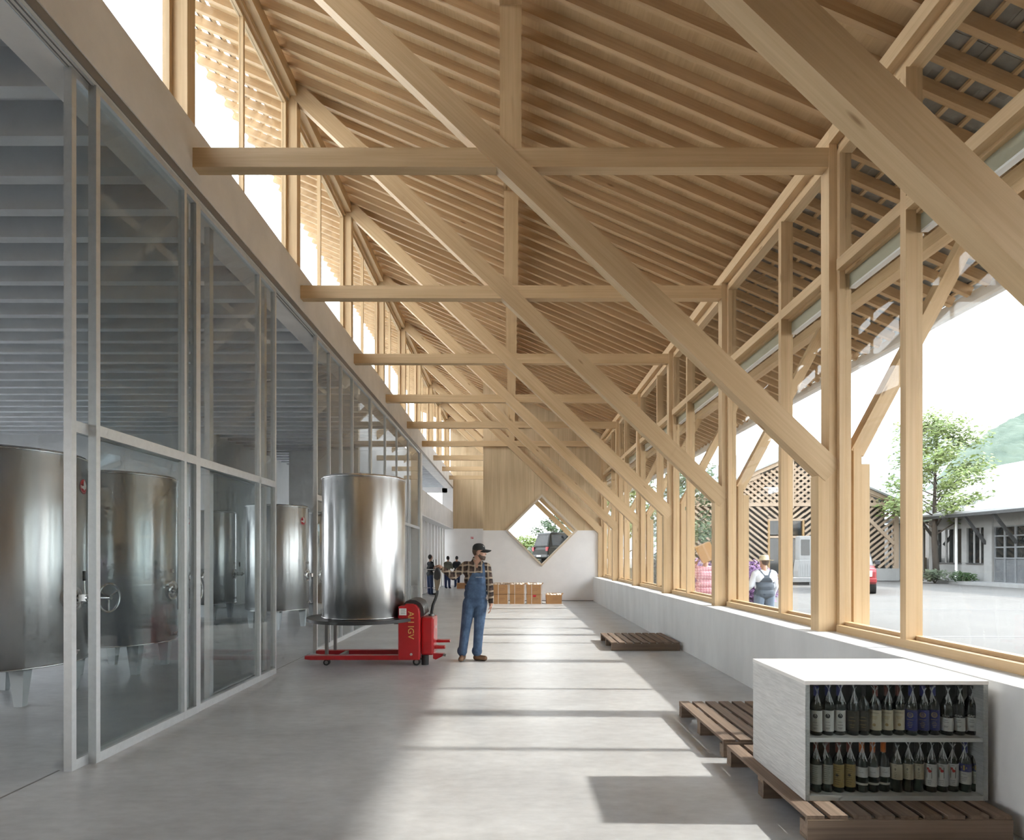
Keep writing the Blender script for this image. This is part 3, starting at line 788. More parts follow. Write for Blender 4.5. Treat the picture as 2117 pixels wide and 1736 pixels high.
# ------------------------------------------------------------------ pallets
M_PAL = wood('weathered_pallet_wood', (0.27, 0.20, 0.15), (0.13, 0.092, 0.066), axis='x', rand=0.22, rough=0.8)
def pallet(label, x0, y0, w=1.16, d=1.23, h=0.144, rot=0.0):
    p = empty('wooden_pallet', (x0, y0, 0), rot); tag(p, label, 'pallet', 'wooden pallets by the parapet wall')
    n = 9; bw_ = 0.098; gap = (w-n*bw_)/(n-1)
    for i in range(n):
        a = i*(bw_+gap)
        bbox('deck_board', p, a, a+bw_, 0, d, h-0.022, h-random.random()*0.002, M_PAL)
    for y in (0.0, d/2-0.045, d-0.09):
        bbox('stringer', p, 0.0, w, y+0.002, y+0.022 if y == 0 else y+0.09, h-0.046, h-0.022, M_PAL)
    for y in (0.0, d/2-0.045, d-0.09):
        for x in (0.002, w/2-0.05, w-0.102):
            bbox('block', p, x, x+0.10, y+0.004, y+0.088, 0.022, h-0.046, M_PAL)
    for y in (0.0, d/2-0.045, d-0.09):
        bbox('base_board', p, 0, w, y+0.003, y+0.085, 0.0, 0.022, M_PAL)
    bbox('front_board', p, 0.0, w, -0.006, 0.003, 0.004, h-0.024, M_PAL)
    return p
pallet('empty wooden pallet lying alone halfway down the hall', 1.69, 9.855)
pallet('empty wooden pallet behind the wrapped wine shelf', 1.688, 4.635)
pallet('wooden pallet carrying the wrapped wine shelf', 1.668, 3.28)

# ------------------------------------------------------------------ wrapped shelf with wine bottles
M_CAB = mat('foil_wrapped_board', (0.68, 0.67, 0.65), 0.42, var=0.22, scale=60, stretch=(1, 0.12, 1.6), bump=0.5, bscale=70, detail=3)
M_CABT = mat('white_shelf_top', (0.80, 0.775, 0.74), 0.55, var=0.03, scale=4)
M_INNER = mat('dark_shelf_shade', (0.018, 0.02, 0.02), 0.35, var=0.5, scale=30, stretch=(0.15, 1, 4))  # near-black colour puts shade into the shelf interior
M_FILM = glass('stretch_film', (0.86, 0.88, 0.88), 0.012)
X0, X1, Y0, Y1, Z0, Z1 = 1.755, 2.85, 3.475, 4.225, 0.145, 0.862
sh = empty('wine_shelf', (X0, Y0, Z0)); tag(sh, 'white film-wrapped wine shelf with two rows of bottles on a pallet', 'shelf'); TS = T(sh)
t_ = 0.028; ZS = 0.506
MB().box(X0, X0+t_, Y0, Y1, Z0, Z1-0.014).build('side_panel', M_CAB, sh, TS)
MB().box(X1-t_, X1, Y0, Y1, Z0, Z1-0.014).build('side_panel', M_CAB, sh, TS)
MB().box(X0-0.002, X1+0.002, Y0-0.002, Y1, Z1-0.022, Z1).build('top_panel', M_CABT, sh, TS)
MB().box(X0+t_, X1-t_, Y0, Y1, Z0, Z0+t_).build('bottom_panel', M_CABT, sh, TS)
MB().box(X0+t_, X1-t_, Y0+0.006, Y1, ZS-0.012, ZS+0.012).build('middle_shelf', M_CABT, sh, TS)
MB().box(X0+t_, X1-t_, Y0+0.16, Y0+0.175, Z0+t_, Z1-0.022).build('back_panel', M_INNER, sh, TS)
MB().box(X0+t_, X0+t_+0.003, Y0+0.03, Y0+0.16, Z0+t_, Z1-0.022).build('shade_lining', M_INNER, sh, TS)  # dark panels added here and below to deepen the shade around the bottles
MB().box(X0+t_, X1-t_, Y0+0.03, Y0+0.16, Z1-0.026, Z1-0.022).build('shade_lining', M_INNER, sh, TS)
MB().box(X0+t_, X1-t_, Y0+0.03, Y0+0.16, ZS-0.016, ZS-0.012).build('shade_lining', M_INNER, sh, TS)
MB().box(X0+0.002, X1-0.002, Y0-0.004, Y0-0.0025, Z0+0.002, Z1-0.024).build('stretch_film', M_FILM, sh, TS)

M_BOTG = mat('dark_bottle_glass', (0.010, 0.016, 0.013), 0.06, spec=0.7)
M_BOTB = mat('pale_bottle_glass', (0.022, 0.030, 0.024), 0.06, spec=0.7)
def lab(n, c): return mat('label_'+n, c, 0.6, var=0.06, scale=30)
L_WH = lab('white', (0.62, 0.60, 0.55)); L_CR = lab('cream', (0.60, 0.53, 0.38)); L_BL = lab('blue', (0.03, 0.035, 0.16)); L_BR = lab('brown', (0.055, 0.045, 0.03))
L_GO = lab('gold', (0.36, 0.26, 0.10)); L_PG = lab('palegreen', (0.40, 0.41, 0.36)); L_GY = lab('grey', (0.10, 0.10, 0.09)); L_DK = lab('ink', (0.02, 0.02, 0.025)); L_RD = lab('red', (0.45, 0.03, 0.02)); L_YE = lab('oldgold', (0.42, 0.31, 0.09)); L_BW = lab('brightwhite', (0.72, 0.72, 0.70))
CAPM = {'dark': mat('capsule_dark', (0.02, 0.02, 0.025), 0.35), 'blue': mat('capsule_blue', (0.03, 0.035, 0.20), 0.35), 'red': mat('capsule_red', (0.16, 0.03, 0.02), 0.35), 'orange': mat('capsule_orange', (0.62, 0.14, 0.02), 0.35)}
M_CELLO = mat('cellophane', (0.75, 0.77, 0.78), 0.15, spec=0.8)
BR = 0.0345
b_prof = [(0.0, 0.004), (0.030, 0.0), (BR, 0.005), (BR, 0.175), (BR-0.004, 0.192), (0.022, 0.212), (0.0145, 0.228), (0.0135, 0.24)]
def bmesh_of(mtl): return MB().lathe(b_prof, 24).mesh('bottle_body', mtl)
BODY = {'d': bmesh_of(M_BOTG), 'p': bmesh_of(M_BOTB)}
CAPS = {k: MB().lathe([(0.0142, 0.236), (0.0146, 0.25), (0.0146, 0.288), (0.0155, 0.29), (0.0155, 0.297), (0.0, 0.298)], 16).mesh('capsule', m) for k, m in CAPM.items()}
def patch(z0, z1, m, half=R(80), r=BR+0.0009, name='label'):
    return MB().lathe([(r, z0), (r, z1)], 20, a0=-math.pi/2-half, a1=-math.pi/2+half, caps=False).mesh(name, m)
def bend_text(txt, size, z, m):
    me = text_mesh(txt, size); r = BR+0.0022
    for v in me.vertices:
        a = -math.pi/2+v.co.x/r; zz = v.co.y+z
        v.co = (r*math.cos(a), r*math.sin(a), zz)
    me.materials.append(m); return me
def lines(zs, w, m):
    mb = MB(); r = BR+0.0016
    for i, z in enumerate(zs):
        ww = w*(0.6+0.4*((i*37) % 5)/4); mb.lathe([(r, z), (r, z+0.0022)], 6, a0=-math.pi/2-ww/r, a1=-math.pi/2+ww/r, caps=False)
    return mb.mesh('print_lines', m)
def emb(shapes, mats):
    mb = MB()
    for pts, mi, dr in shapes: curved(mb, pts, BR+0.0018+dr, mi)
    return mb.mesh('emblem', mats)
KINDS = {
 'A': ('white label with a dark round emblem', 'd', 'blue', [patch(0.025, 0.152, L_WH), lines([0.04, 0.046, 0.062, 0.08], 0.016, L_GY), emb([(disc_pts(0, 0.119, 0.0135), 0, 0), (disc_pts(0, 0.119, 0.006, 8), 1, 0.0006)], [L_DK, L_GY])]),
 'B': ('dark brown label', 'd', 'dark', [patch(0.028, 0.15, L_BR), lines([0.05, 0.065, 0.09, 0.11], 0.018, L_GO)]),
 'C': ('cream label with a dark heading and round seal', 'd', 'red', [patch(0.033, 0.155, L_CR), bend_text('TIGNANELLO', 0.0085, 0.138, L_DK), lines([0.1, 0.107, 0.114], 0.018, L_GO), emb([(disc_pts(0, 0.066, 0.009), 0, 0)], [L_RD if False else L_GO])]),
 'D': ('deep blue label with a gold sun emblem', 'd', 'blue', [patch(0.03, 0.155, L_BL), emb([(disc_pts(0, 0.125, 0.016), 0, 0), (disc_pts(0, 0.125, 0.0125), 1, 0.0005)]+[([(0.011*math.cos(a-0.12), 0.125+0.011*math.sin(a-0.12)), (0.011*math.cos(a+0.12), 0.125+0.011*math.sin(a+0.12)), (0, 0.125)], 0, 0.001) for a in [k*math.pi/4 for k in range(8)]], [L_YE, L_BL]), bend_text('SASSICAIA', 0.0075, 0.096, L_YE), lines([0.05, 0.06, 0.07, 0.08], 0.013, L_YE)]),
 'E': ('black band over a plain white label', 'd', 'dark', [patch(0.027, 0.108, L_BW), bend_text('GAJA', 0.017, 0.118, L_BW), lines([0.05, 0.056, 0.08, 0.092], 0.014, L_GY)]),
 'F': ('pale grey-green label', 'p', 'red', [patch(0.05, 0.168, L_PG), lines([0.07+0.012*k for k in range(8)], 0.018, L_GY)]),
 'G': ('gold label with a small dark seal', 'p', 'red', [patch(0.032, 0.17, L_GO), lines([0.05+0.013*k for k in range(9)], 0.018, L_BR), emb([(disc_pts(0, 0.105, 0.008), 0, 0.0006)], [L_BR])]),
 'H': ('short white label, lower strip and orange capsule', 'p', 'orange', [patch(0.092, 0.153, L_BW), patch(0.045, 0.058, L_WH), bend_text('SOLAIA', 0.009, 0.122, L_GY), lines([0.134], 0.004, L_GY)]),
 'I': ('cream label with a black diamond', 'p', 'dark', [patch(0.078, 0.172, L_CR), emb([([(0, 0.148), (0.005, 0.14), (0, 0.132), (-0.005, 0.14)], 0, 0), ([(0, 0.1435), (0.0022, 0.14), (0, 0.1365), (-0.0022, 0.14)], 1, 0.0006)], [L_DK, L_CR]), lines([0.09, 0.1, 0.11, 0.12, 0.162], 0.008, L_GY)]),
 'J': ('white label bearing a dark panel with a red mark', 'p', 'dark', [patch(0.037, 0.172, L_BW), emb([([(-0.0135, 0.086), (0.0135, 0.086), (0.0135, 0.152), (-0.0135, 0.152)], 0, 0), (disc_pts(0.002, 0.13, 0.009), 1, 0.0006), ([(-0.012, 0.136), (0.0, 0.136), (-0.002, 0.15), (-0.012, 0.15)], 1, 0.0006)], [L_GY, L_RD]), lines([0.05, 0.06, 0.07, 0.16], 0.012, L_GY)]),
 'K': ('blue shoulder band with gold cross over a white label', 'p', 'blue', [patch(0.05, 0.125, L_WH), patch(0.126, 0.172, L_BL), emb([([(-0.005, 0.134), (0.005, 0.134), (0.005, 0.164), (-0.005, 0.164)], 0, 0), ([(-0.015, 0.144), (0.015, 0.144), (0.015, 0.154), (-0.015, 0.154)], 0, 0.0005)], [L_YE]), lines([0.07, 0.08, 0.09, 0.11], 0.016, L_GY)]),
}
def tie_mesh(seed):
    rr = random.Random(seed); mb = MB()
    zt = 0.268+rr.uniform(-0.006, 0.012); xo = rr.uniform(-0.012, 0.012)
    for k in range(26):
        a = rr.uniform(0, 2*math.pi); up = k < 10
        L = rr.uniform(0.02, 0.042) if up else rr.uniform(0.05, 0.095)
        sp = rr.uniform(0.3, 0.75) if up else rr.uniform(0.12, 0.36)
        d = Vector((math.cos(a)*sp, -abs(math.sin(a))*sp*0.8, 1 if up else -1)).normalized()
        p0 = Vector((xo, -0.017, zt)); p1 = p0+d*L; w = rr.uniform(0.0005, 0.0014)
        s_ = Vector((d.z, 0, -d.x)).normalized()*w
        mb.add([p0-s_*0.5, p0+s_*0.5, p1+s_, p1-s_], [(0, 1, 2, 3)])
    mb.torus(0.004, 0.0015, 10, 5, M=Matrix.Translation((xo, -0.016, zt)))
    return mb.mesh('cellophane_tie', M_CELLO)
TIES = [tie_mesh(i) for i in range(5)]
def bottle(kind, px, row, i, n, tie):
    desc, body_, cap_, parts_ = KINDS[kind]
    y = 3.56; z = (ZS+0.012) if row == 'upper' else (Z0+t_)
    b = empty('wine_bottle', ((px-VPX)*y/F_PX, y+0.004*((i % 3)-1), z), -math.atan2((px-VPX), F_PX)*0.92+R(5*((i*7) % 5-2)))
    pos = {1: ['single'], 2: ['first', 'second'], 3: ['first', 'second', 'third'], 4: ['first', 'second', 'third', 'fourth']}[n][i]
    tag(b, '%s wine bottle, %s, %s shelf' % (pos, desc, row), 'bottle', 'wine bottles on the %s shelf' % row)
    link('bottle_body', BODY[body_], b); link('capsule', CAPS[cap_], b)
    for p in parts_: link(p.name.split('.')[0], p, b)
    if tie: link('cellophane_tie', TIES[int(px) % 5], b)
zx = lambda z: 1380+z/2.872
for row, spec in (('upper', [('A', (880, 950, 1020)), ('B', (1098, 1160)), ('C', (1230, 1300, 1370)), ('D', (1443, 1513, 1578)), ('E', (1655, 1727, 1800))]),
                  ('lower', [('F', (877, 945)), ('G', (1010, 1078)), ('H', (1150, 1217, 1283)), ('I', (1355, 1422, 1485)), ('J', (1557, 1625, 1690)), ('K', (1762, 1828))])):
    for kd, xs in spec:
        for i, x in enumerate(xs): bottle(kd, zx(x), row, i, len(xs), tie=(kd != 'B' or i == 0) and not (kd == 'H' and i == 2))

# ------------------------------------------------------------------ cardboard boxes
M_CARD = mat('cardboard', (0.50, 0.27, 0.12), 0.85, var=0.12, scale=3, rand=0.06)
M_CARDI = mat('cardboard_edge', (0.62, 0.40, 0.22), 0.85)
M_STRAP = mat('white_strap', (0.80, 0.76, 0.70), 0.6)
M_PAPER = mat('packing_paper', (0.80, 0.70, 0.60), 0.8)
M_INK = mat('box_print', (0.28, 0.13, 0.07), 0.8)
def carton(label, x, y, z, w=0.515, d=0.42, h=0.325, open_=True, red=False, strap=True, seed=0):
    c = empty('cardboard_box', (x, y, z)); tag(c, label, 'box', 'cardboard boxes on the floor')
    rr = random.Random(seed); th = 0.008
    m = MB(); fl = 0.012
    m.prism([(fl, 0), (w-fl, 0), (w, h), (0, h)], 0, th).prism([(fl, 0), (w-fl, 0), (w, h), (0, h)], d-th, d)
    m.prism([(fl, 0), (fl+th, 0), (th, h), (0, h)], th, d-th).prism([(w-fl-th, 0), (w-fl, 0), (w, h), (w-th, h)], th, d-th)
    m.box(fl, w-fl, th, d-th, 0, th)
    if not open_: m.box(0, w, 0, d, h-th, h)
    m.build('carton', M_CARD, c)
    if strap:
        for xx in (w*0.32, w-0.03): MB().box(xx, xx+0.014, -0.003, 0, 0.003, h).build('strap', M_STRAP, c)
    for k in range(3): bbox('print_line', c, w*0.42, w*(0.70+0.08*(k % 2)), -0.0015, 0, h*0.42+k*0.035, h*0.42+k*0.035+0.007, M_INK)
    if red: MB().box(w*0.42, w*0.62, -0.004, 0, h*0.72, h*0.94).build('red_sticker', M_RED, c)
    if open_:
        for s_, x_ in ((1, 0.0), (-1, w)):
            MB().prism([(x_-0.004, h), (x_+0.004, h), (x_-s_*0.05+0.004, h+0.05), (x_-s_*0.05-0.004, h+0.05)], 0.02, d-0.02).build('flap', M_CARDI, c)
        MB().box(0.03, w-0.03, d-0.006, d, h, h+0.045).build('flap', M_CARDI, c)
        pp = MB()
        for k in range(5):
            xx = 0.06+(w-0.12)*k/4; pp.sphere((xx, d*0.4+rr.uniform(-0.08, 0.08), h-0.01), (0.075, 0.09, 0.045+0.03*rr.random()), 8, 5)
        for i_, p in enumerate(pp.v): pp.v[i_] = (p[0]+rr.uniform(-0.012, 0.012), p[1]+rr.uniform(-0.012, 0.012), p[2]+rr.uniform(-0.012, 0.012))
        pp.build('packing_paper', M_PAPER, c)
    return c
sx = 19.45/F_PX
for i, (px, nm) in enumerate(((1019.5, 'nearest the man'), (1053.5, 'middle'), (1088.5, 'right-hand'))):
    carton('cardboard box at the bottom of the %s stack by the far wall' % nm, (px-VPX)*sx, 19.45, 0, open_=False, red=(i == 2), seed=i)
    carton('open cardboard box on top of the %s stack by the far wall' % nm, (px-VPX)*sx, 19.45, 0.327, seed=10+i)
carton('single low open carton standing right of the stacked boxes', (1129.5-VPX)*sx, 19.5, 0, w=0.53, h=0.30, strap=False, seed=30)
carton('brown carton on the floor of the rear bay beside the man', (944-VPX)*28.6/F_PX, 28.6, 0, w=0.6, h=0.27, open_=False, strap=False, seed=31)

# ------------------------------------------------------------------ small sign on the rear wall
sg = empty('safety_sign', ((976.3-VPX)*YE/F_PX, YE-0.002, EYE-(1111.5-VPY)*YE/F_PX)); tag(sg, 'small red and white pictogram sign on the rear white wall', 'sign')
MB().box(-0.085, 0.085, -0.012, 0.0, -0.085, 0.085).build('plate', M_WPAINT, sg)
MB().box(-0.066, -0.03, -0.016, -0.012, -0.062, 0.066).build('pictogram', M_RED, sg)
MB().box(0.0, 0.06, -0.016, -0.012, -0.062, 0.02).box(0.01, 0.05, -0.016, -0.012, 0.03, 0.066).build('pictogram', M_RED, sg)

# ------------------------------------------------------------------ trolley bench in the rear bay
tb = empty('steel_trolley', (-3.55, 24.0, 0)); tag(tb, 'thin steel trolley frame beside the person in dark jacket', 'trolley')
bbox('table_bar', tb, -0.2, 0.45, -0.25, 0.25, 1.045, 1.07, M_STEELP)
for x in (-0.15, 0.4):
    for y in (-0.22, 0.22): bbox('leg', tb, x-0.015, x+0.015, y-0.015, y+0.015, 0.1, 1.05, M_STEELP)
bbox('lower_bar', tb, -0.15, 0.4, -0.02, 0.02, 0.28, 0.31, M_STEELP)
for x in (-0.15, 0.4): MB().cyl((x, -0.22, 0.05), (x, -0.18, 0.05), 0.05, 12).build('wheel', M_BLACK, tb)
for i, x in enumerate((0.28, 0.40)):
    MB().cyl((x, 0.1, 1.07), (x, 0.1, 1.45+0.02*i), 0.014, 8).build('rod', M_BLACK, tb)
# ================================================================== people
import numpy as np
def caps(mb, a, ra, b, rb, n=14):
    a = Vector(a); b = Vector(b); d = b-a; L = max(d.length, 1e-4)
    q = Matrix.Translation(a) @ (d.to_track_quat('Z', 'Y').to_matrix().to_4x4() if d.length > 1e-6 else Matrix())
    prof = [(max(1e-4, ra*math.sin(t)), -ra*math.cos(t)) for t in (0.0, 0.4, 0.8, 1.2)]+[(ra, 0.0), (rb, L)]+[(max(1e-4, rb*math.cos(t)), L+rb*math.sin(t)) for t in (0.4, 0.8, 1.2, 1.57)]
    mb.lathe(prof, n, 0, q)
def figure(prims, mats, voxel, region=None, smooth=4, name='person'):
    """prims: ('c', a, ra, b, rb, mat) tapered limbs and ('e', centre, radii, rotz, mat) ellipsoids, fused into one skin"""
    mb = MB()
    for p in prims:
        if p[0] == 'c': caps(mb, *p[1:5])
        else: mb.sphere((0, 0, 0), p[2], 18, 12, M=Matrix.Translation(p[1]) @ Matrix.Rotation(p[3], 4, 'Z'))
    me = mb.mesh('tmp', mats[0]); ob = bpy.data.objects.new('tmp', me); C.objects.link(ob)
    rm = ob.modifiers.new('r', 'REMESH'); rm.mode = 'VOXEL'; rm.voxel_size = voxel; rm.adaptivity = 0
    sm = ob.modifiers.new('s', 'SMOOTH'); sm.factor = 0.5; sm.iterations = smooth
    dg = bpy.context.evaluated_depsgraph_get(); out = bpy.data.meshes.new_from_object(ob.evaluated_get(dg))
    bpy.data.objects.remove(ob); bpy.data.meshes.remove(me)
    out.materials.clear()
    for m in mats: out.materials.append(m)
    nf = len(out.polygons); c = np.empty(nf*3); out.polygons.foreach_get('center', c); c = c.reshape(-1, 3)
    nn = np.empty(nf*3); out.polygons.foreach_get('normal', nn); nn = nn.reshape(-1, 3)
    best = np.full(nf, 1e9); mi = np.zeros(nf, dtype=np.int32)
    for p in prims:
        if p[0] == 'c':
            a = np.array(p[1]); b = np.array(p[3]); d = b-a; L2 = max(d@d, 1e-9)
            t = np.clip(((c-a)@d)/L2, 0, 1); dist = np.linalg.norm(c-(a+t[:, None]*d), axis=1)-(p[2]+(p[4]-p[2])*t); m_ = p[5]
        else:
            q = c-np.array(p[1]); cr, sr = math.cos(p[3]), math.sin(p[3])
            q = np.stack([q[:, 0]*cr+q[:, 1]*sr, -q[:, 0]*sr+q[:, 1]*cr, q[:, 2]], 1)/np.array(p[2]); dist = (np.linalg.norm(q, axis=1)-1)*min(p[2]); m_ = p[4]
        k = dist < best; best[k] = dist[k]; mi[k] = m_
    if region is not None: mi = region(c, nn, mi)
    out.polygons.foreach_set('material_index', mi.astype(np.int32)); out.polygons.foreach_set('use_smooth', np.ones(nf, dtype=bool)); out.update(); out.name = name
    return out

def plaid(name, base, stripe, dark, per=0.075):
    m = bpy.data.materials.new(name); m.use_nodes = True
    n = m.node_tree.nodes; l = m.node_tree.links; b = n['Principled BSDF']; b.inputs['Roughness'].default_value = 0.85
    tc = n.new('ShaderNodeTexCoord'); sp = n.new('ShaderNodeSeparateXYZ')
    nz = n.new('ShaderNodeTexNoise'); nz.inputs['Scale'].default_value = 7.0
    mxv = n.new('ShaderNodeVectorMath'); mxv.operation = 'MULTIPLY_ADD'; mxv.inputs[1].default_value = (0.05, 0.05, 0.05)
    l.new(tc.outputs['Object'], nz.inputs['Vector']); l.new(nz.outputs['Color'], mxv.inputs[0]); l.new(tc.outputs['Object'], mxv.inputs[2])
    l.new(mxv.outputs[0], sp.inputs[0])
    def band(sock, th, sh=0.0):
        a = n.new('ShaderNodeMath'); a.operation = 'MULTIPLY_ADD'; a.inputs[1].default_value = 1/per; a.inputs[2].default_value = 40+sh; l.new(sock, a.inputs[0])
        f = n.new('ShaderNodeMath'); f.operation = 'FRACT'; l.new(a.outputs[0], f.inputs[0])
        t = n.new('ShaderNodeMath'); t.operation = 'LESS_THAN'; t.inputs[1].default_value = th; l.new(f.outputs[0], t.inputs[0]); return t.outputs[0]
    def mix(a, c, f):
        x = n.new('ShaderNodeMix'); x.data_type = 'RGBA'; l.new(f, x.inputs[0]) if not isinstance(f, float) else None
        if isinstance(a, tuple): x.inputs[6].default_value = a+(1,)
        else: l.new(a, x.inputs[6])
        if isinstance(c, tuple): x.inputs[7].default_value = c+(1,)
        else: l.new(c, x.inputs[7])
        return x.outputs[2]
    xo, zo = sp.outputs['X'], sp.outputs['Z']
    def half(f):
        h = n.new('ShaderNodeMath'); h.operation = 'MULTIPLY'; h.inputs[1].default_value = 0.62; l.new(f, h.inputs[0]); return h.outputs[0]
    s = mix(base, dark, half(band(xo, 0.5, 0.2)))
    s = mix(s, dark, half(band(zo, 0.5, 0.2)))
    s = mix(s, stripe, half(band(xo, 0.26, 0.9)))
    s = mix(s, stripe, half(band(zo, 0.26, 0.9)))
    l.new(s, b.inputs['Base Color']); return m

M_SKIN = mat('skin', (0.52, 0.29, 0.20), 0.5, var=0.1, scale=14)
M_HAIRB = mat('brown_hair', (0.105, 0.06, 0.036), 0.6, var=0.3, scale=60)
M_HAIRK = mat('black_hair', (0.012, 0.011, 0.011), 0.5)
M_DENIM = mat('blue_denim', (0.10, 0.165, 0.275), 0.85, var=0.35, scale=9, bump=0.2, bscale=60, col2=(0.04, 0.075, 0.145))
M_BOOT = mat('tan_leather', (0.25, 0.135, 0.07), 0.55, var=0.25, scale=12)
M_CAP = mat('black_cap_cloth', (0.018, 0.019, 0.019), 0.75)
M_SHIRT = plaid('brown_plaid_shirt', (0.085, 0.05, 0.038), (0.60, 0.48, 0.36), (0.012, 0.009, 0.009), 0.098)
M_PINK = plaid('pink_gingham_shirt', (0.62, 0.28, 0.33), (0.42, 0.10, 0.16), (0.75, 0.55, 0.57), 0.06)
M_WSHIRT = mat('white_shirt_cloth', (0.72, 0.74, 0.78), 0.85, var=0.06, scale=6)
M_GREYD = mat('grey_blue_denim', (0.085, 0.105, 0.13), 0.85, var=0.2, scale=8)
M_FADED = mat('faded_denim', (0.17, 0.22, 0.29), 0.85, var=0.25, scale=6)
M_STRAW = mat('straw', (0.66, 0.56, 0.38), 0.8, var=0.15, scale=40)
M_JKT = mat('dark_jacket_cloth', (0.03, 0.034, 0.042), 0.85)
M_JKTG = mat('olive_jacket_cloth', (0.13, 0.13, 0.10), 0.85)
M_JEAN = mat('dark_jeans', (0.035, 0.055, 0.12), 0.85)

def fingers(base, d, side, down, m, r=0.0088, curl=0.6, L=0.085, thumb=1):
    """five fingers: d = pointing direction, side = across the palm, down = curl direction"""
    d, side, down = Vector(d).normalized(), Vector(side).normalized(), Vector(down).normalized(); base = Vector(base); pr = []
    for k, f in enumerate((0.88, 1.0, 0.94, 0.76)):
        p0 = base+side*(0.026-0.0175*k); p = p0; ang = 0.15
        for seg, sl in enumerate((0.42, 0.32, 0.26)):
            q = p+(d*math.cos(ang)+down*math.sin(ang))*(L*f*sl)
            pr.append(('c', tuple(p), r*(1-0.06*seg), tuple(q), r*(0.94-0.06*seg), m)); p = q; ang += curl
    p = base-d*0.05+side*0.035*thumb; q = p+(d*0.6+side*0.7*thumb+down*0.3).normalized()*0.038; w = q+(d*0.9+down*0.5).normalized()*0.032
    pr += [('c', tuple(p), 0.0125, tuple(q), 0.011, m), ('c', tuple(q), 0.0105, tuple(w), 0.009, m)]
    return pr

def head_prims(c, yaw, skin, hair, beard=None, k=1.0, hat=True):
    """skull, face, nose, ears and hair; yaw = direction of the gaze in the ground plane"""
    f = Vector((math.cos(yaw), math.sin(yaw), 0)); s = Vector((-math.sin(yaw), math.cos(yaw), 0)); u = Vector((0, 0, 1)); c = Vector(c)
    pt = lambda a, b, z: tuple(c+f*a*k+s*b*k+u*z*k)
    pr = [('e', pt(-0.012, 0, 0.02), (0.094*k, 0.075*k, 0.092*k), yaw, skin),
          ('e', pt(0.03, 0, -0.035), (0.062*k, 0.06*k, 0.078*k), yaw, skin),
          ('c', pt(0.056, -0.026, -0.085), 0.024*k, pt(0.056, 0.026, -0.085), 0.024*k, beard if beard is not None else skin),
          ('c', pt(0.083, 0, 0.012), 0.009*k, pt(0.103, 0, -0.024), 0.013*k, skin),
          ('c', pt(0.078, -0.035, 0.022), 0.012*k, pt(0.078, 0.035, 0.022), 0.012*k, skin),
          ('c', pt(0.082, -0.016, -0.056), 0.009*k, pt(0.082, 0.016, -0.056), 0.009*k, skin)]
    for e_ in (-1, 1):
        pr.append(('e', pt(-0.006, 0.077*e_, -0.012), (0.022*k, 0.009*k, 0.033*k), yaw, skin))
        if beard is not None:
            pr.append(('c', pt(0.008, 0.058*e_, -0.035), 0.018*k, pt(0.05, 0.036*e_, -0.085), 0.030*k, beard))
            pr.append(('c', pt(0.03, 0.055*e_, -0.06), 0.020*k, pt(0.078, 0.018*e_, -0.072), 0.020*k, beard))
    if beard is not None: pr.append(('c', pt(0.068, -0.012, -0.098), 0.024*k, pt(0.068, 0.012, -0.098), 0.024*k, beard))
    pr.append(('e', pt(-0.035, 0, 0.028), (0.080*k, 0.079*k, 0.090*k), yaw, hair))
    if not hat: pr.append(('e', pt(-0.005, 0, 0.055), (0.092*k, 0.080*k, 0.068*k), yaw, hair))
    return pr

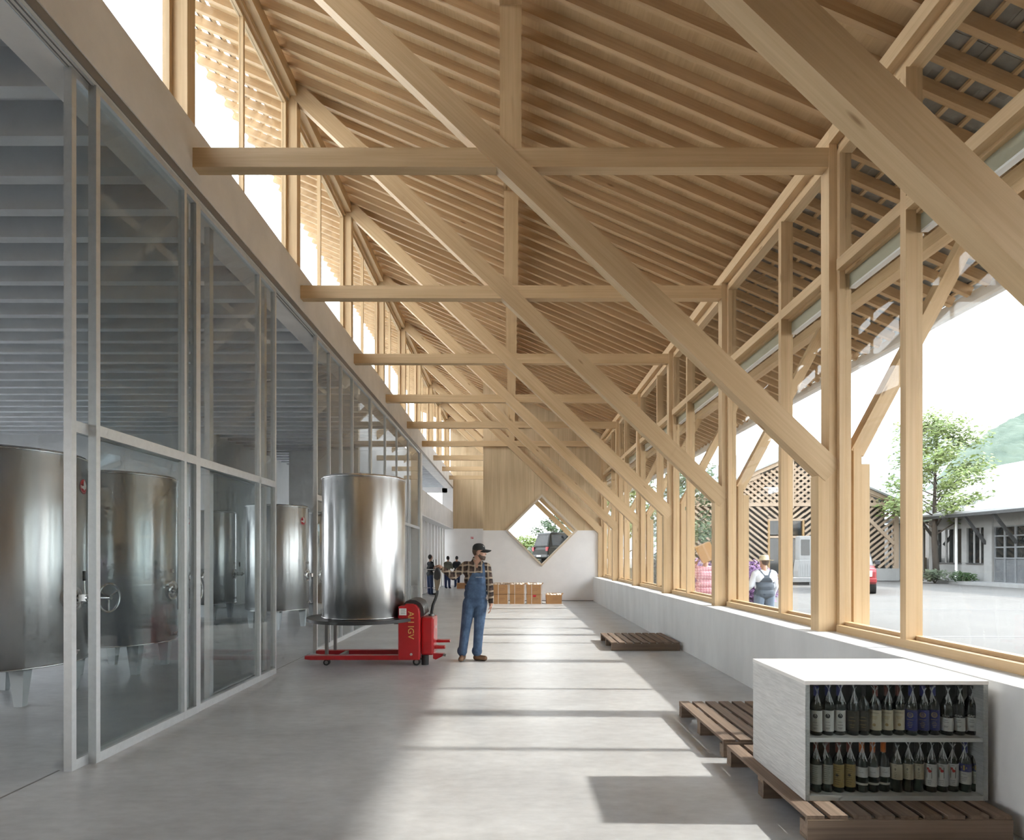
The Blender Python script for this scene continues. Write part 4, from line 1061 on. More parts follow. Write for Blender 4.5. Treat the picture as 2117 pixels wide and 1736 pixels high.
# ---- the man beside the lift
PX, PY = -0.563, 8.95
man = empty('person', (PX, PY, 0)); tag(man, 'man in black cap, plaid shirt and denim overalls holding the lift tiller', 'person')
SK, HR, SH, DN, BT = 0, 1, 2, 3, 4
pr = head_prims((0.062, 0.0, 1.662), R(-12), SK, HR, beard=HR)
pr += [('c', (0.035, 0.0, 1.585), 0.060, (0.018, 0.01, 1.50), 0.066, SK),
       ('c', (0.012, 0.014, 1.545), 0.070, (0.01, 0.012, 1.50), 0.082, SH),
       ('c', (-0.145, 0.02, 1.465), 0.066, (0.165, -0.01, 1.445), 0.066, SH),
       ('c', (-0.075, 0.015, 1.38), 0.122, (0.085, 0.0, 1.37), 0.118, SH),
       ('c', (-0.06, 0.012, 1.24), 0.118, (0.068, 0.0, 1.24), 0.114, SH),
       ('c', (-0.055, 0.012, 1.12), 0.115, (0.062, 0.0, 1.12), 0.112, SH),
       ('c', (-0.062, 0.015, 1.02), 0.118, (0.062, 0.0, 1.02), 0.116, DN),
       ('c', (-0.075, 0.015, 0.90), 0.115, (0.07, 0.0, 0.90), 0.112, DN),
       # legs
       ('c', (-0.095, 0.01, 0.88), 0.106, (-0.155, -0.02, 0.47), 0.076, DN), ('c', (-0.155, -0.02, 0.47), 0.076, (-0.198, -0.01, 0.13), 0.066, DN),
       ('c', (0.082, 0.0, 0.88), 0.104, (0.05, -0.015, 0.46), 0.076, DN), ('c', (0.05, -0.015, 0.46), 0.076, (0.026, 0.0, 0.13), 0.068, DN),
       ('c', (-0.205, -0.005, 0.155), 0.078, (-0.205, -0.005, 0.145), 0.08, DN), ('c', (0.022, 0.005, 0.155), 0.08, (0.022, 0.005, 0.145), 0.082, DN),
       # boots
       ('c', (-0.20, 0.01, 0.10), 0.052, (-0.20, 0.01, 0.05), 0.05, BT), ('c', (-0.20, 0.03, 0.045), 0.045, (-0.213, -0.13, 0.042), 0.042, BT),
       ('c', (0.024, 0.01, 0.10), 0.054, (0.024, 0.01, 0.05), 0.05, BT), ('c', (0.005, 0.02, 0.045), 0.045, (0.145, -0.055, 0.042), 0.042, BT),
       # arm to the tiller
       ('c', (-0.155, 0.02, 1.46), 0.070, (-0.34, -0.02, 1.295), 0.058, SH), ('c', (-0.34, -0.02, 1.295), 0.060, (-0.495, -0.07, 1.405), 0.043, SH),
       ('c', (-0.495, -0.07, 1.405), 0.030, (-0.535, -0.085, 1.44), 0.029, SK),
       ('e', (-0.553, -0.088, 1.458), (0.038, 0.042, 0.019), 0.0, SK),
       # hanging arm
       ('c', (0.178, -0.01, 1.43), 0.066, (0.222, -0.01, 1.16), 0.056, SH), ('c', (0.222, -0.01, 1.16), 0.056, (0.242, -0.06, 0.915), 0.044, SH),
       ('c', (0.242, -0.06, 0.915), 0.029, (0.240, -0.07, 0.865), 0.030, SK),
       ('e', (0.238, -0.075, 0.838), (0.022, 0.038, 0.048), R(10), SK)]
pr += fingers((-0.582, -0.088, 1.462), (-1, 0, -0.15), (0, -1, 0), (0.1, 0, -1), SK, curl=0.75)
pr += fingers((0.236, -0.082, 0.80), (-0.05, -0.12, -1), (0, -1, 0), (-1, 0, 0), SK, curl=0.4, L=0.075)
def man_region(c, n, mi):
    x, y, z = c[:, 0], c[:, 1], c[:, 2]
    body = (mi == SH) & (np.abs(x) < 0.2)
    t = np.clip((z-1.05)/(1.35-1.05), 0, 1)
    bib = body & (y < -0.02) & (z < 1.352) & (x > -0.175+(t**1.4)*0.136) & (x < 0.172-t*0.02)
    strap = body & (z > 1.33) & (x > 0.118-(z-1.35)*0.1) & (x < 0.155-(z-1.35)*0.1) & (y < 0.06)
    mi = mi.copy(); mi[bib | strap] = DN
    mi[(mi == SH) & (np.abs(x) < 0.19) & (z < 1.075)] = DN
    neck = (mi == SH) & (z > 1.43) & (np.abs(x-0.025) < 0.012+(z-1.43)*0.42) & (y < -0.02) & (z < 1.55)
    mi[neck] = SK
    mi[(mi == BT) & (z < 0.016)] = 5
    return mi
body_me = figure(pr, [M_SKIN, M_HAIRB, M_SHIRT, M_DENIM, M_BOOT, M_BLACK], 0.0065, man_region, 3, 'body')
link('body', body_me, man)
# cap
hc = Vector((0.062, 0.0, 1.668)); yw = R(-12)
MC = Matrix.Translation(hc) @ Matrix.Rotation(yw, 4, 'Z')
cp = MB(); prof = [(0.1, 0.032), (0.1, 0.06), (0.092, 0.095), (0.07, 0.122), (0.035, 0.136), (0.0, 0.139)]
cp.lathe(prof, 28, M=MC @ Matrix.Translation((-0.012, 0, 0)) @ Matrix.Scale(0.84, 4, (0, 1, 0)))
capo = cp.build('cap', M_CAP, man)
bm_ = MB(); v = []; nseg = 12
for dz in (0.0, -0.008):
    for k in range(nseg+1):
        a = -1.25+2.5*k/nseg
        for rr_ in (0.085, 0.19):
            ex = rr_ if rr_ < 0.1 else 0.08+0.105*math.cos(a*0.72)
            v.append((ex*math.cos(a)*1.0 if rr_ < 0.1 else 0.082+0.105*math.cos(a*1.15), (0.075 if rr_ < 0.1 else 0.082)*math.sin(a)/math.sin(1.25), 0.045+dz-(0.0 if rr_ < 0.1 else 0.014)-0.035*(math.sin(a)**2)))
f_ = []; st = 2*(nseg+1)
for k in range(nseg):
    b = 2*k; f_ += [(b, b+1, b+3, b+2), (st+b+2, st+b+3, st+b+1, st+b), (b+1, st+b+1, st+b+3, b+3)]
bm_.add(v, f_, 0, True, MC); bm_.build('brim', M_CAP, capo)
MB().box(-0.006, 0.002, -0.018, 0.014, -0.012, 0.012).build('cap_emblem', M_WPAINT, capo, MC @ Matrix.Translation((0.072, -0.02, 0.092)) @ Matrix.Rotation(R(-38), 4, 'Y'))
# collar points, pocket, buckle
cl = MB()
for s_ in (-1, 1):
    cl.add([(0.025+s_*0.075, -0.02, 1.555), (0.025+s_*0.012, -0.118, 1.475), (0.025+s_*0.06, -0.125, 1.445), (0.025+s_*0.105, -0.055, 1.515)], [(0, 1, 2, 3), (3, 2, 1, 0)])
cl.build('collar', M_SHIRT, man)
MB().box(0.01, 0.12, -0.1345, -0.128, 1.285, 1.289).build('bib_stitching', M_WPAINT, man)
eye = MB().sphere((0, 0, 0), 0.008, 8, 6)
for s_ in (-1, 1): link('eye', eye.mesh('eye', M_BLACK), man, MC @ Matrix.Translation((0.077, 0.032*s_, 0.004)))

# ---- three workers in the rear bay, seen small
def worker(label, x, y, h, yaw, top, jean, lean=0.0, arms=1.0):
    p = empty('person', (x, y, 0), yaw); tag(p, label, 'person', 'workers in the rear bay')
    k = h/1.75
    q = [('c', (-0.09, 0, 0.85), 0.10, (-0.10, 0, 0.08), 0.065, 2), ('c', (0.09, 0, 0.85), 0.10, (0.10, 0.03, 0.08), 0.065, 2),
         ('c', (-0.1, 0.05, 0.04), 0.045, (-0.1, 0.16, 0.035), 0.04, 3), ('c', (0.1, 0.05, 0.04), 0.045, (0.1, 0.18, 0.035), 0.04, 3),
         ('c', (-0.07, 0, 0.92), 0.13, (0.07, 0, 0.92), 0.13, 1), ('c', (-0.06, lean*0.5, 1.15), 0.135, (0.06, lean*0.5, 1.15), 0.135, 1),
         ('c', (-0.12, lean, 1.36), 0.10, (0.12, lean, 1.36), 0.10, 1), ('c', (0, lean, 1.42), 0.06, (0, lean*1.3, 1.52), 0.055, 0),
         ('e', (0, lean*1.4, 1.63), (0.075, 0.095, 0.115), 0, 0), ('e', (0, lean*1.4-0.03, 1.655), (0.086, 0.095, 0.112), 0, 4),
         ('e', (0, lean*1.4+0.10, 1.615), (0.012, 0.02, 0.02), 0, 0)]
    for s_ in (-1, 1):
        q += [('c', (0.18*s_, lean, 1.36), 0.065, (0.22*s_, lean+0.08, 1.10), 0.055, 1), ('c', (0.22*s_, lean+0.08, 1.10), 0.052, (0.13*s_, lean+0.30*arms, 1.08), 0.04, 1),
              ('c', (0.13*s_, lean+0.30*arms, 1.08), 0.032, (0.11*s_, lean+0.40*arms, 1.07), 0.028, 0)]
    q = [(t[0], tuple(c*k for c in t[1]), t[2]*k, tuple(c*k for c in t[3]), t[4]*k, t[5]) if t[0] == 'c' else (t[0], tuple(c*k for c in t[1]), tuple(c*k for c in t[2]), t[3], t[4]) for t in q]
    link('body', figure(q, [M_SKIN, top, jean, M_BLACK, M_HAIRK], 0.016, None, 3, 'body'), p)
worker('person in dark jacket and jeans standing at the trolley in the rear bay', (888-VPX)*24.1/F_PX+0.02, 24.1, 1.66, R(-55), M_JKT, M_JEAN, 0.02)
worker('person in olive jacket with back turned in the rear bay', (925-VPX)*28.8/F_PX, 28.8, 1.60, R(-20), M_JKTG, M_JEAN, 0.06)
worker('person in navy jacket partly hidden behind the man in the cap', (945-VPX)*30.0/F_PX, 30.0, 1.60, R(25), M_JKT, M_JEAN, 0.06)

# ---- two people outside the window wall
hat = empty('person', ((1580-VPX)*12.2/F_PX, 12.2, -0.03)); tag(hat, 'man in straw hat, white shirt and grey overalls outside the window, back turned', 'person')
q = head_prims((0.0, 0.02, 1.50), R(110), 0, 4, hat=True)
q += [('c', (0, 0, 1.40), 0.055, (0, 0, 1.33), 0.06, 0), ('c', (-0.15, 0, 1.28), 0.075, (0.15, 0, 1.28), 0.075, 1), ('c', (-0.09, 0, 1.18), 0.13, (0.09, 0, 1.18), 0.13, 1),
      ('c', (-0.07, 0, 1.0), 0.13, (0.07, 0, 1.0), 0.13, 1), ('c', (-0.08, 0, 0.85), 0.135, (0.08, 0, 0.85), 0.135, 2),
      ('c', (-0.1, 0, 0.8), 0.115, (-0.12, 0.02, 0.42), 0.085, 3), ('c', (-0.12, 0.02, 0.42), 0.085, (-0.13, 0, 0.1), 0.07, 3), ('c', (0.1, 0, 0.8), 0.115, (0.12, 0.02, 0.42), 0.085, 3), ('c', (0.12, 0.02, 0.42), 0.085, (0.13, 0, 0.1), 0.07, 3),
      ('c', (-0.13, 0.0, 0.05), 0.05, (-0.14, 0.16, 0.045), 0.045, 5), ('c', (0.13, 0.0, 0.05), 0.05, (0.14, 0.16, 0.045), 0.045, 5),
      ('c', (-0.19, 0, 1.26), 0.075, (-0.27, 0.02, 1.02), 0.06, 1), ('c', (-0.27, 0.02, 1.02), 0.06, (-0.36, 0.18, 0.86), 0.045, 1), ('c', (-0.36, 0.18, 0.86), 0.03, (-0.39, 0.24, 0.83), 0.03, 0),
      ('c', (0.19, 0, 1.26), 0.075, (0.25, 0.03, 1.0), 0.06, 1), ('c', (0.25, 0.03, 1.0), 0.06, (0.24, 0.15, 0.80), 0.045, 1), ('c', (0.24, 0.15, 0.80), 0.03, (0.235, 0.2, 0.76), 0.03, 0)]
q += fingers((-0.40, 0.26, 0.82), (-0.5, 0.8, -0.2), (0.8, 0.5, 0), (0, 0, -1), 0)+fingers((0.235, 0.215, 0.735), (0, 0.4, -1), (0, 1, 0.3), (-1, 0, 0), 0)
def hat_region(c, n, mi):
    x, y, z = c[:, 0], c[:, 1], c[:, 2]; mi = mi.copy()
    back = (mi == 1) & (np.abs(x) < 0.19) & (z < 1.09) & (np.abs(x) < 0.19)
    tri = (mi == 1) & (y < 0.02) & (z >= 1.05) & (z < 1.24) & (np.abs(x) < 0.03+(1.24-z)*0.75)
    st = (mi == 1) & (z >= 1.20) & (np.abs(np.abs(x)-(0.025+(z-1.2)*0.62)) < 0.02) & (np.abs(x) < 0.15)
    mi[back | tri | st] = 2
    return mi
link('body', figure(q, [M_SKIN, M_WSHIRT, M_GREYD, M_FADED, M_HAIRB, M_BLACK], 0.010, hat_region, 3, 'body'), hat)
hb = MB().lathe([(0.20, 0.012), (0.17, 0.0), (0.098, 0.012), (0.092, 0.07), (0.085, 0.105), (0.06, 0.115), (0.0, 0.108)], 30)
hto = hb.build('straw_hat', M_STRAW, hat, Matrix.Translation((0, 0.01, 1.545)))
MB().lathe([(0.0965, 0.015), (0.0945, 0.035)], 30, caps=False).build('hat_band', M_CAP if False else M_GREYD, hto)

pk = empty('person', ((1457-VPX)*13.0/F_PX, 13.0, -0.03)); tag(pk, 'person in pink checked shirt carrying a carton on the shoulder outside', 'person')
q = head_prims((0.07, 0.05, 1.56), R(100), 0, 4, hat=False)
q += [('c', (0.02, 0, 1.46), 0.055, (0.0, 0, 1.38), 0.06, 0), ('c', (-0.14, 0, 1.34), 0.08, (0.15, 0, 1.34), 0.08, 1), ('c', (-0.08, 0, 1.2), 0.135, (0.09, 0, 1.2), 0.135, 1), ('c', (-0.07, 0, 1.0), 0.135, (0.08, 0, 1.0), 0.135, 1), ('c', (-0.08, 0, 0.86), 0.14, (0.08, 0, 0.86), 0.14, 1),
      ('c', (-0.1, 0, 0.8), 0.115, (-0.11, 0.0, 0.1), 0.075, 2), ('c', (0.1, 0, 0.8), 0.115, (0.12, 0.0, 0.1), 0.075, 2), ('c', (-0.11, 0.0, 0.05), 0.05, (-0.12, 0.16, 0.045), 0.045, 3), ('c', (0.12, 0.0, 0.05), 0.05, (0.13, 0.16, 0.045), 0.045, 3),
      ('c', (-0.19, 0, 1.34), 0.08, (-0.26, 0.06, 1.20), 0.065, 1), ('c', (-0.26, 0.06, 1.20), 0.062, (-0.20, 0.05, 1.42), 0.048, 1), ('c', (-0.20, 0.05, 1.42), 0.03, (-0.17, 0.03, 1.50), 0.03, 0),
      ('c', (0.2, 0, 1.33), 0.08, (0.28, 0.05, 1.12), 0.062, 1), ('c', (0.28, 0.05, 1.12), 0.06, (0.24, 0.2, 0.95), 0.045, 1), ('c', (0.24, 0.2, 0.95), 0.03, (0.23, 0.27, 0.91), 0.03, 0)]
q += fingers((-0.155, 0.02, 1.52), (0.3, 0, 1), (0, 1, 0), (0.6, -0.3, 0), 0)+fingers((0.23, 0.29, 0.9), (0, 0.8, -0.4), (1, 0, 0), (0, 0, -1), 0)
link('body', figure(q, [M_SKIN, M_PINK, M_JEAN, M_BLACK, M_HAIRK], 0.010, None, 3, 'body'), pk)
cs_ = empty('cardboard_box', (pk.location.x-0.03, 12.84, 1.69)); tag(cs_, 'tilted cardboard carton resting on the shoulder of the pink-shirted person', 'box')
cs_.rotation_euler = (R(4), R(-24), R(-14))
MB().box(-0.16, 0.16, -0.17, 0.17, -0.19, 0.19).build('carton', mat('bright_cardboard', (0.58, 0.33, 0.13), 0.8, var=0.08, scale=4), cs_, bevel=0.006)
MB().box(-0.02, 0.02, -0.172, -0.17, -0.19, 0.19).build('tape', M_CARDI, cs_)
# ================================================================== outside
M_EXW = wood('weathered_lattice_timber', (0.38, 0.29, 0.21), (0.29, 0.215, 0.15), rand=0.10, knots=False, rough=0.8)
M_DARKIN = mat('painted_interior_shade', (0.055, 0.046, 0.036), 0.8)  # dark colour standing in for shade inside the buildings
M_DGLASS = mat('dark_reflecting_glass', (0.012, 0.014, 0.014), 0.05, spec=0.6)
M_EXWH = mat('limewashed_wall', (0.30, 0.295, 0.285), 0.85, var=0.12, scale=2.5, detail=7)
M_ROOFW = mat('pale_sheet_roof', (0.42, 0.42, 0.42), 0.5, var=0.05, scale=2)
M_LINE = mat('road_paint', (0.20, 0.195, 0.185), 0.8, var=0.3, scale=3)
M_GUTD = mat('dark_gutter', (0.055, 0.055, 0.055), 0.5)
M_LEAF = mat('spring_leaf', (0.19, 0.24, 0.06), 0.6, var=0.4, scale=1.5, col2=(0.10, 0.14, 0.03))
M_LEAFD = mat('hedge_leaf', (0.045, 0.085, 0.02), 0.6, col2=(0.02, 0.045, 0.012), scale=1.2)
M_LEAFS = mat('silver_leaf', (0.11, 0.13, 0.08), 0.6, col2=(0.05, 0.07, 0.035), scale=1.2)
M_LILAC = mat('lilac_blossom', (0.26, 0.13, 0.28), 0.7, col2=(0.14, 0.07, 0.16), scale=2.5)
M_BARK = mat('bark', (0.085, 0.065, 0.05), 0.9, var=0.4, scale=12)

def mark(x0, x1, y, w=0.1):
    o = MB().box(x0, x1, y-w/2, y+w/2, -0.03, -0.026).build('parking_line', M_LINE, yd)
for y in (11.8, 17.7, 23.5): mark(6.5, 24.0, y)

def clip_line(p, d, poly):
    """segment of the line p+t d inside a convex polygon, or None"""
    t0, t1 = -1e9, 1e9; n = len(poly)
    for i in range(n):
        ax, az = poly[i]; bx, bz = poly[(i+1) % n]
        nx, nz = -(bz-az), (bx-ax)
        num = nx*(p[0]-ax)+nz*(p[1]-az); den = nx*d[0]+nz*d[1]
        if abs(den) < 1e-9:
            if num < 0: return None
            continue
        t = -num/den
        if den > 0: t0 = max(t0, t)
        else: t1 = min(t1, t)
    return (t0, t1) if t1-t0 > 0.12 else None

# ------------------------------------------------------------------ lattice-fronted barn
LY = 37.9
barn = empty('lattice_barn', (18.2, LY, 0)); tag(barn, 'barn with crossed timber lattice gable at the end of the yard', 'building'); TB = T(barn)
ax, az = 18.2, 8.0; sl_ = 0.43; xl_, xr_ = 11.4, 25.2
zt = lambda x: az-sl_*abs(x-ax)
def bx(name, x0, x1, y0, y1, z0, z1, m, par=barn): return bbox(name, par, x0-18.2, x1-18.2, y0-LY, y1-LY, z0, z1, m)
def lattice(poly, slope, y, sp=0.30, w=0.145):
    dx, dz = 1/math.hypot(1, slope), slope/math.hypot(1, slope)
    cxs = [p[0] for p in poly]; czs = [p[1] for p in poly]; cx_, cz_ = sum(cxs)/len(cxs), sum(czs)/len(czs)
    for k in range(-45, 46):
        p = (cx_-dz*sp*k, cz_+dx*sp*k); r_ = clip_line(p, (dx, dz), poly)
        if r_: beam('slat', barn, (p[0]+dx*r_[0]-18.2, y-LY, p[1]+dz*r_[0]), (p[0]+dx*r_[1]-18.2, y-LY, p[1]+dz*r_[1]), 0.035, w, M_EXW)
ztie = 4.95
gl = [(ax-6.2, ztie+0.1), (ax-0.1, ztie+0.1), (ax-0.1, zt(ax-0.1)-0.25)]
gr_ = [(ax+0.1, ztie+0.1), (ax+6.2, ztie+0.1), (ax+0.1, zt(ax+0.1)-0.25)]
for poly, s1 in ((gl, -0.78), (gr_, 0.78)):
    lattice(poly, s1, LY-0.02); lattice(poly, -s1, LY+0.03)
for poly, s1 in (([(xl_+0.15, 0.85), (16.7, 0.85), (16.7, ztie-0.1), (xl_+0.15, ztie-0.1)], -0.78), ([(19.1, 0.85), (xr_-0.15, 0.85), (xr_-0.15, ztie-0.1), (19.1, ztie-0.1)], 0.78),
                 ([(16.7, 3.95), (ax, 3.95), (ax, ztie-0.1), (16.7, ztie-0.1)], -0.78), ([(ax, 3.95), (19.1, 3.95), (19.1, ztie-0.1), (ax, ztie-0.1)], 0.78)):
    lattice(poly, s1, LY-0.02)
for x in (xl_, xr_-0.3): bx('corner_post', x, x+0.3, LY-0.1, LY+0.1, 0.8, zt(x+0.15)-0.1, M_EXW)
bx('king_post', ax-0.16, ax+0.16, LY-0.12, LY+0.08, ztie-0.25, az-0.15, M_EXW)
bx('tie_beam', xl_, xr_, LY-0.09, LY+0.07, ztie-0.1, ztie+0.12, M_EXW)
for s_ in (-1, 1):
    e_ = xl_-0.2 if s_ < 0 else xr_+0.2
    beam('verge_board', barn, (e_-18.2, -0.1, zt(e_)), (0, -0.1, az), 0.12, 0.26, M_EXW)
    beam('brace', barn, ((xl_+0.3 if s_ < 0 else xr_-0.3)-18.2, -0.07, ztie+0.15), (s_*2.0, -0.07, az-1.15), 0.08, 0.24, M_EXW)
    beam('brace', barn, ((xl_+0.3 if s_ < 0 else xr_-0.3)-18.2, -0.07, 2.4), (s_*4.2, -0.07, ztie-0.1), 0.08, 0.22, M_EXW)
bx('plinth', xl_, 16.7, LY-0.15, LY+0.15, 0, 0.8, M_EXWH); bx('plinth', 19.1, xr_, LY-0.15, LY+0.15, 0, 0.8, M_EXWH)
MB().box(xl_+0.3, xr_-0.3, LY+0.9, LY+1.0, 0, 4.9).prism([(xl_+0.3, 4.9), (xr_-0.3, 4.9), (xr_-0.3, 5.0), (ax, 7.6), (xl_+0.3, 5.0)], LY+0.9, LY+1.0).build('interior_shade_sheet', M_DARKIN, barn, TB)  # dark sheet in place of the unlit space behind the slats
for s_ in (-1, 1):
    e_ = xl_-0.35 if s_ < 0 else xr_+0.35
    MB().prism([(e_, zt(e_)+0.12), (ax, az+0.14), (ax, az+0.26), (e_, zt(e_)+0.24)] if s_ < 0 else [(ax, az+0.14), (e_, zt(e_)+0.12), (e_, zt(e_)+0.24), (ax, az+0.26)], LY-0.3, LY+11).build('roof', M_SLATE, barn, TB)
# door and side light
for x0_, x1_ in ((16.75, 17.75), (18.05, 18.95)):
    bx('glazed_leaf', x0_+0.1, x1_-0.1, LY+0.0, LY+0.04, 0.35, 2.75, M_DGLASS)
    bx('top_light', x0_+0.1, x1_-0.1, LY+0.0, LY+0.04, 3.0, 3.9, M_DGLASS)
for x in (16.7, 17.75, 18.0, 18.95): bx('door_post', x, x+0.12, LY-0.06, LY+0.08, 0, 3.95, wood('honey_door_timber', (0.36, 0.23, 0.11), (0.26, 0.16, 0.07), knots=False))
for z in (2.78, 3.9): bx('door_rail', 16.7, 19.07, LY-0.05, LY+0.07, z, z+0.14, M_EXW)
bx('door_sill', 16.7, 19.07, LY-0.3, LY+0.1, 0.0, 0.3, M_EXWH)
MB().cyl((18.12, LY-0.08, 0.9), (18.12, LY-0.08, 2.0), 0.03, 8).build('door_handle', M_WPAINT, barn, TB)

# ------------------------------------------------------------------ white-roofed workshop on the right
WX = 27.0
ws_ = empty('workshop', (WX, 34, 0)); tag(ws_, 'long low workshop with white sheet roof and glazed garage doors', 'building'); TW = T(ws_)
def wbx(name, x0, x1, y0, y1, z0, z1, m, par=None): return bbox(name, par or ws_, x0-WX, x1-WX, y0-34, y1-34, z0, z1, m)
MB().prism([(WX-1.3, 3.95), (39.5, 8.75), (39.5, 8.95), (WX-1.3, 4.15)], 20, 47).build('roof', M_ROOFW, ws_, TW)
wbx('gutter', WX-1.45, WX-1.28, 20, 47, 3.85, 4.02, M_GUTD)
MB().box(WX+0.5, WX+0.6, 20, 47, 0, 3.9).build('interior_shade_sheet', M_DARKIN, ws_, TW)  # dark sheet in place of the unlit workshop inside
wbx('upper_wall', WX, WX+0.2, 20, 37.2, 3.25, 4.2, M_EXWH)
wbx('kerb', WX-1.2, WX+0.4, 22, 37.2, -0.03, 0.16, M_EXWH)
wbx('low_wall', WX, WX+0.2, 33.0, 37.2, 0.1, 1.2, M_EXWH)
for y in (28.3, 32.55, 36.9): wbx('pillar', WX-0.1, WX+0.3, y, y+0.55, 0.1, 3.9, M_EXWH)
wbx('window_post', WX-0.02, WX+0.2, 34.45, 34.85, 1.2, 3.3, M_EXWH)
MB().cyl((WX-0.25, 34.95, 0.1), (WX-0.25, 34.95, 3.9), 0.07, 10).build('downpipe', M_WPAINT, ws_, TW)
for ya, yb in ((33.1, 34.45), (34.85, 36.9)):
    MB().box(WX+0.1, WX+0.12, ya, yb, 1.2, 3.3).build('window_pane', M_DGLASS, ws_, TW)
    for i in range(1, 3): wbx('glazing_bar', WX+0.06, WX+0.1, ya+(yb-ya)*i/3-0.05, ya+(yb-ya)*i/3+0.05, 1.2, 3.3, M_EXWH)
    wbx('window_sill', WX-0.08, WX+0.12, ya, yb, 1.14, 1.2, M_GUTD)
# garage doors: framed leaves with a glazed grid above panels
M_GDOOR = mat('grey_garage_paint', (0.16, 0.165, 0.17), 0.6)
M_GPAN = mat('grey_garage_panel', (0.13, 0.135, 0.14), 0.6, var=0.2, scale=8)
for i in range(6):
    ya = 32.5-0.68*(i+1); yb = ya+0.68
    lf = wbx('garage_leaf_panel', WX+0.04, WX+0.1, ya+0.05, yb-0.05, 0.15, 1.45, M_GPAN)
    for z0_, z1_ in ((1.52, 2.05), (2.12, 2.68), (2.75, 3.22)):
        MB().box(WX+0.06, WX+0.08, ya+0.06, yb-0.06, z0_, z1_).build('garage_pane', M_DGLASS, ws_, TW)
    for y in (ya, yb-0.06): wbx('garage_stile', WX, WX+0.1, y, y+0.06, 0.12, 3.25, M_GDOOR)
    for z in (1.45, 2.05, 2.68, 3.2): wbx('garage_rail', WX, WX+0.1, ya+0.06, yb-0.06, z, z+0.075, M_GDOOR)
for y in (31.0, 33.0, 36.6): beam('roof_bracket', ws_, (-0.05, y-34, 2.3), (-1.3, y-34, 3.9), 0.12, 0.14, M_GUTD)
# glazed far end
MB().box(WX+0.1, WX+0.12, 37.5, 46.5, 0, 3.8).build('window_pane', M_DGLASS, ws_, TW)
for y in (38.2, 39.3, 40.4, 41.6, 43): wbx('window_post', WX, WX+0.1, y, y+0.1, 0, 3.8, M_EXWH)
for y in (38.9, 39.9): wbx('bollard_post', WX-0.6, WX-0.45, y, y+0.12, 0, 1.5, M_EXWH)

# ------------------------------------------------------------------ foliage
def leaf_cloud(mb, c, rad, n, size, rr, shell=0.3, mi=0):
    for _ in range(n):
        while True:
            p = Vector((rr.uniform(-1, 1), rr.uniform(-1, 1), rr.uniform(-1, 1)))
            if shell*shell < p.length_squared <= 1: break
        p = Vector((c[0]+p.x*rad[0], c[1]+p.y*rad[1], c[2]+p.z*rad[2]))
        a = Vector((rr.uniform(-1, 1), rr.uniform(-1, 1), rr.uniform(-0.6, 0.6))).normalized(); b = a.orthogonal().normalized()
        s_ = size*rr.uniform(0.6, 1.3)
        mb.add([p-a*s_, p+b*s_*0.45, p+a*s_, p-b*s_*0.45], [(0, 1, 2, 3)], mi)
def tree(label, x, y, h, spread, nbr, leaf, nl, ls, seed, z0=0.0, trunk=0.17, first=0.28, name='tree', group=None):
    rr = random.Random(seed); t = empty(name, (x, y, z0)); tag(t, label, 'tree', group)
    tp = [(0, 0, 0), (0.03*h*rr.uniform(-1, 1), 0, h*0.25), (0.02*h*rr.uniform(-1, 1), 0.02*h, h*0.55), (0, 0, h*0.95)]
    MB().tube(tp, [trunk, trunk*0.8, trunk*0.45, 0.02], 8).build('trunk', M_BARK, t)
    lv = MB()
    for i in range(nbr):
        f = first+(0.94-first)*i/(nbr-1); a = i*2.4+rr.uniform(-0.4, 0.4)
        prof = math.sin(min(1, (1-f)/(1-first)*1.15+0.12)*math.pi*0.5)
        L = spread*prof*rr.uniform(0.75, 1.1)
        p0 = Vector((0, 0, h*f*0.96)); p2 = Vector((math.cos(a)*L, math.sin(a)*L, h*f+L*rr.uniform(0.25, 0.55))); p1 = p0.lerp(p2, 0.5)+Vector((0, 0, 0.08*L))
        MB().tube([p0, p1, p2], [trunk*0.32*(1.2-f), trunk*0.2*(1.2-f), 0.012], 6).build('branch', M_BARK, t)
        for q, w in ((p1, 0.7), (p2, 1.0), (p1.lerp(p2, 0.6), 0.8)):
            leaf_cloud(lv, q, (spread*0.33*w, spread*0.33*w, spread*0.26*w), nl, ls, rr, 0.1)
    tag(lv.build('leaves', leaf, t), kind='stuff')
    return t
tree('slender spring-green tree in front of the white-roofed workshop', (1937-VPX)*35.5/F_PX, 35.5, 10.3, 2.7, 26, M_LEAF, 130, 0.13, 3, trunk=0.19, first=0.30)
def bush(label, x, y, rad, n, size, leaf, seed, z0=0.0, name='shrub', stems=5, group=None):
    rr = random.Random(seed); t = empty(name, (x, y, z0)); tag(t, label, 'shrub', group); lv = MB()
    k = 7
    for i in range(k):
        a = 2*math.pi*i/k; d = 0.45 if i else 0
        leaf_cloud(lv, (math.cos(a)*rad[0]*d, math.sin(a)*rad[1]*d, rad[2]*rr.uniform(0.8, 1.2)), (rad[0]*0.6, rad[1]*0.6, rad[2]*0.75), n//k, size, rr, 0.35)
    tag(lv.build('leaves', leaf, t), kind='stuff')
    for i in range(stems):
        a = 2*math.pi*i/stems
        MB().tube([(0, 0, 0), (math.cos(a)*rad[0]*0.4, math.sin(a)*rad[1]*0.4, rad[2])], [0.03, 0.01], 5).build('stem', M_BARK, t)
    return t
bush('low grassy shrub at the foot of the slender tree', 25.2, 34.6, (0.9, 0.8, 0.45), 500, 0.10, M_LEAFS, 11)
bush('round dark green shrub beside the slender tree trunk', 26.2, 33.6, (0.7, 0.7, 0.4), 500, 0.09, M_LEAFD, 12)
bush('purple lilac bush behind the pink-shirted person', (1432-VPX)*16.5/F_PX, 16.5, (0.85, 0.8, 0.85), 2600, 0.07, M_LILAC, 13, name='lilac_bush')
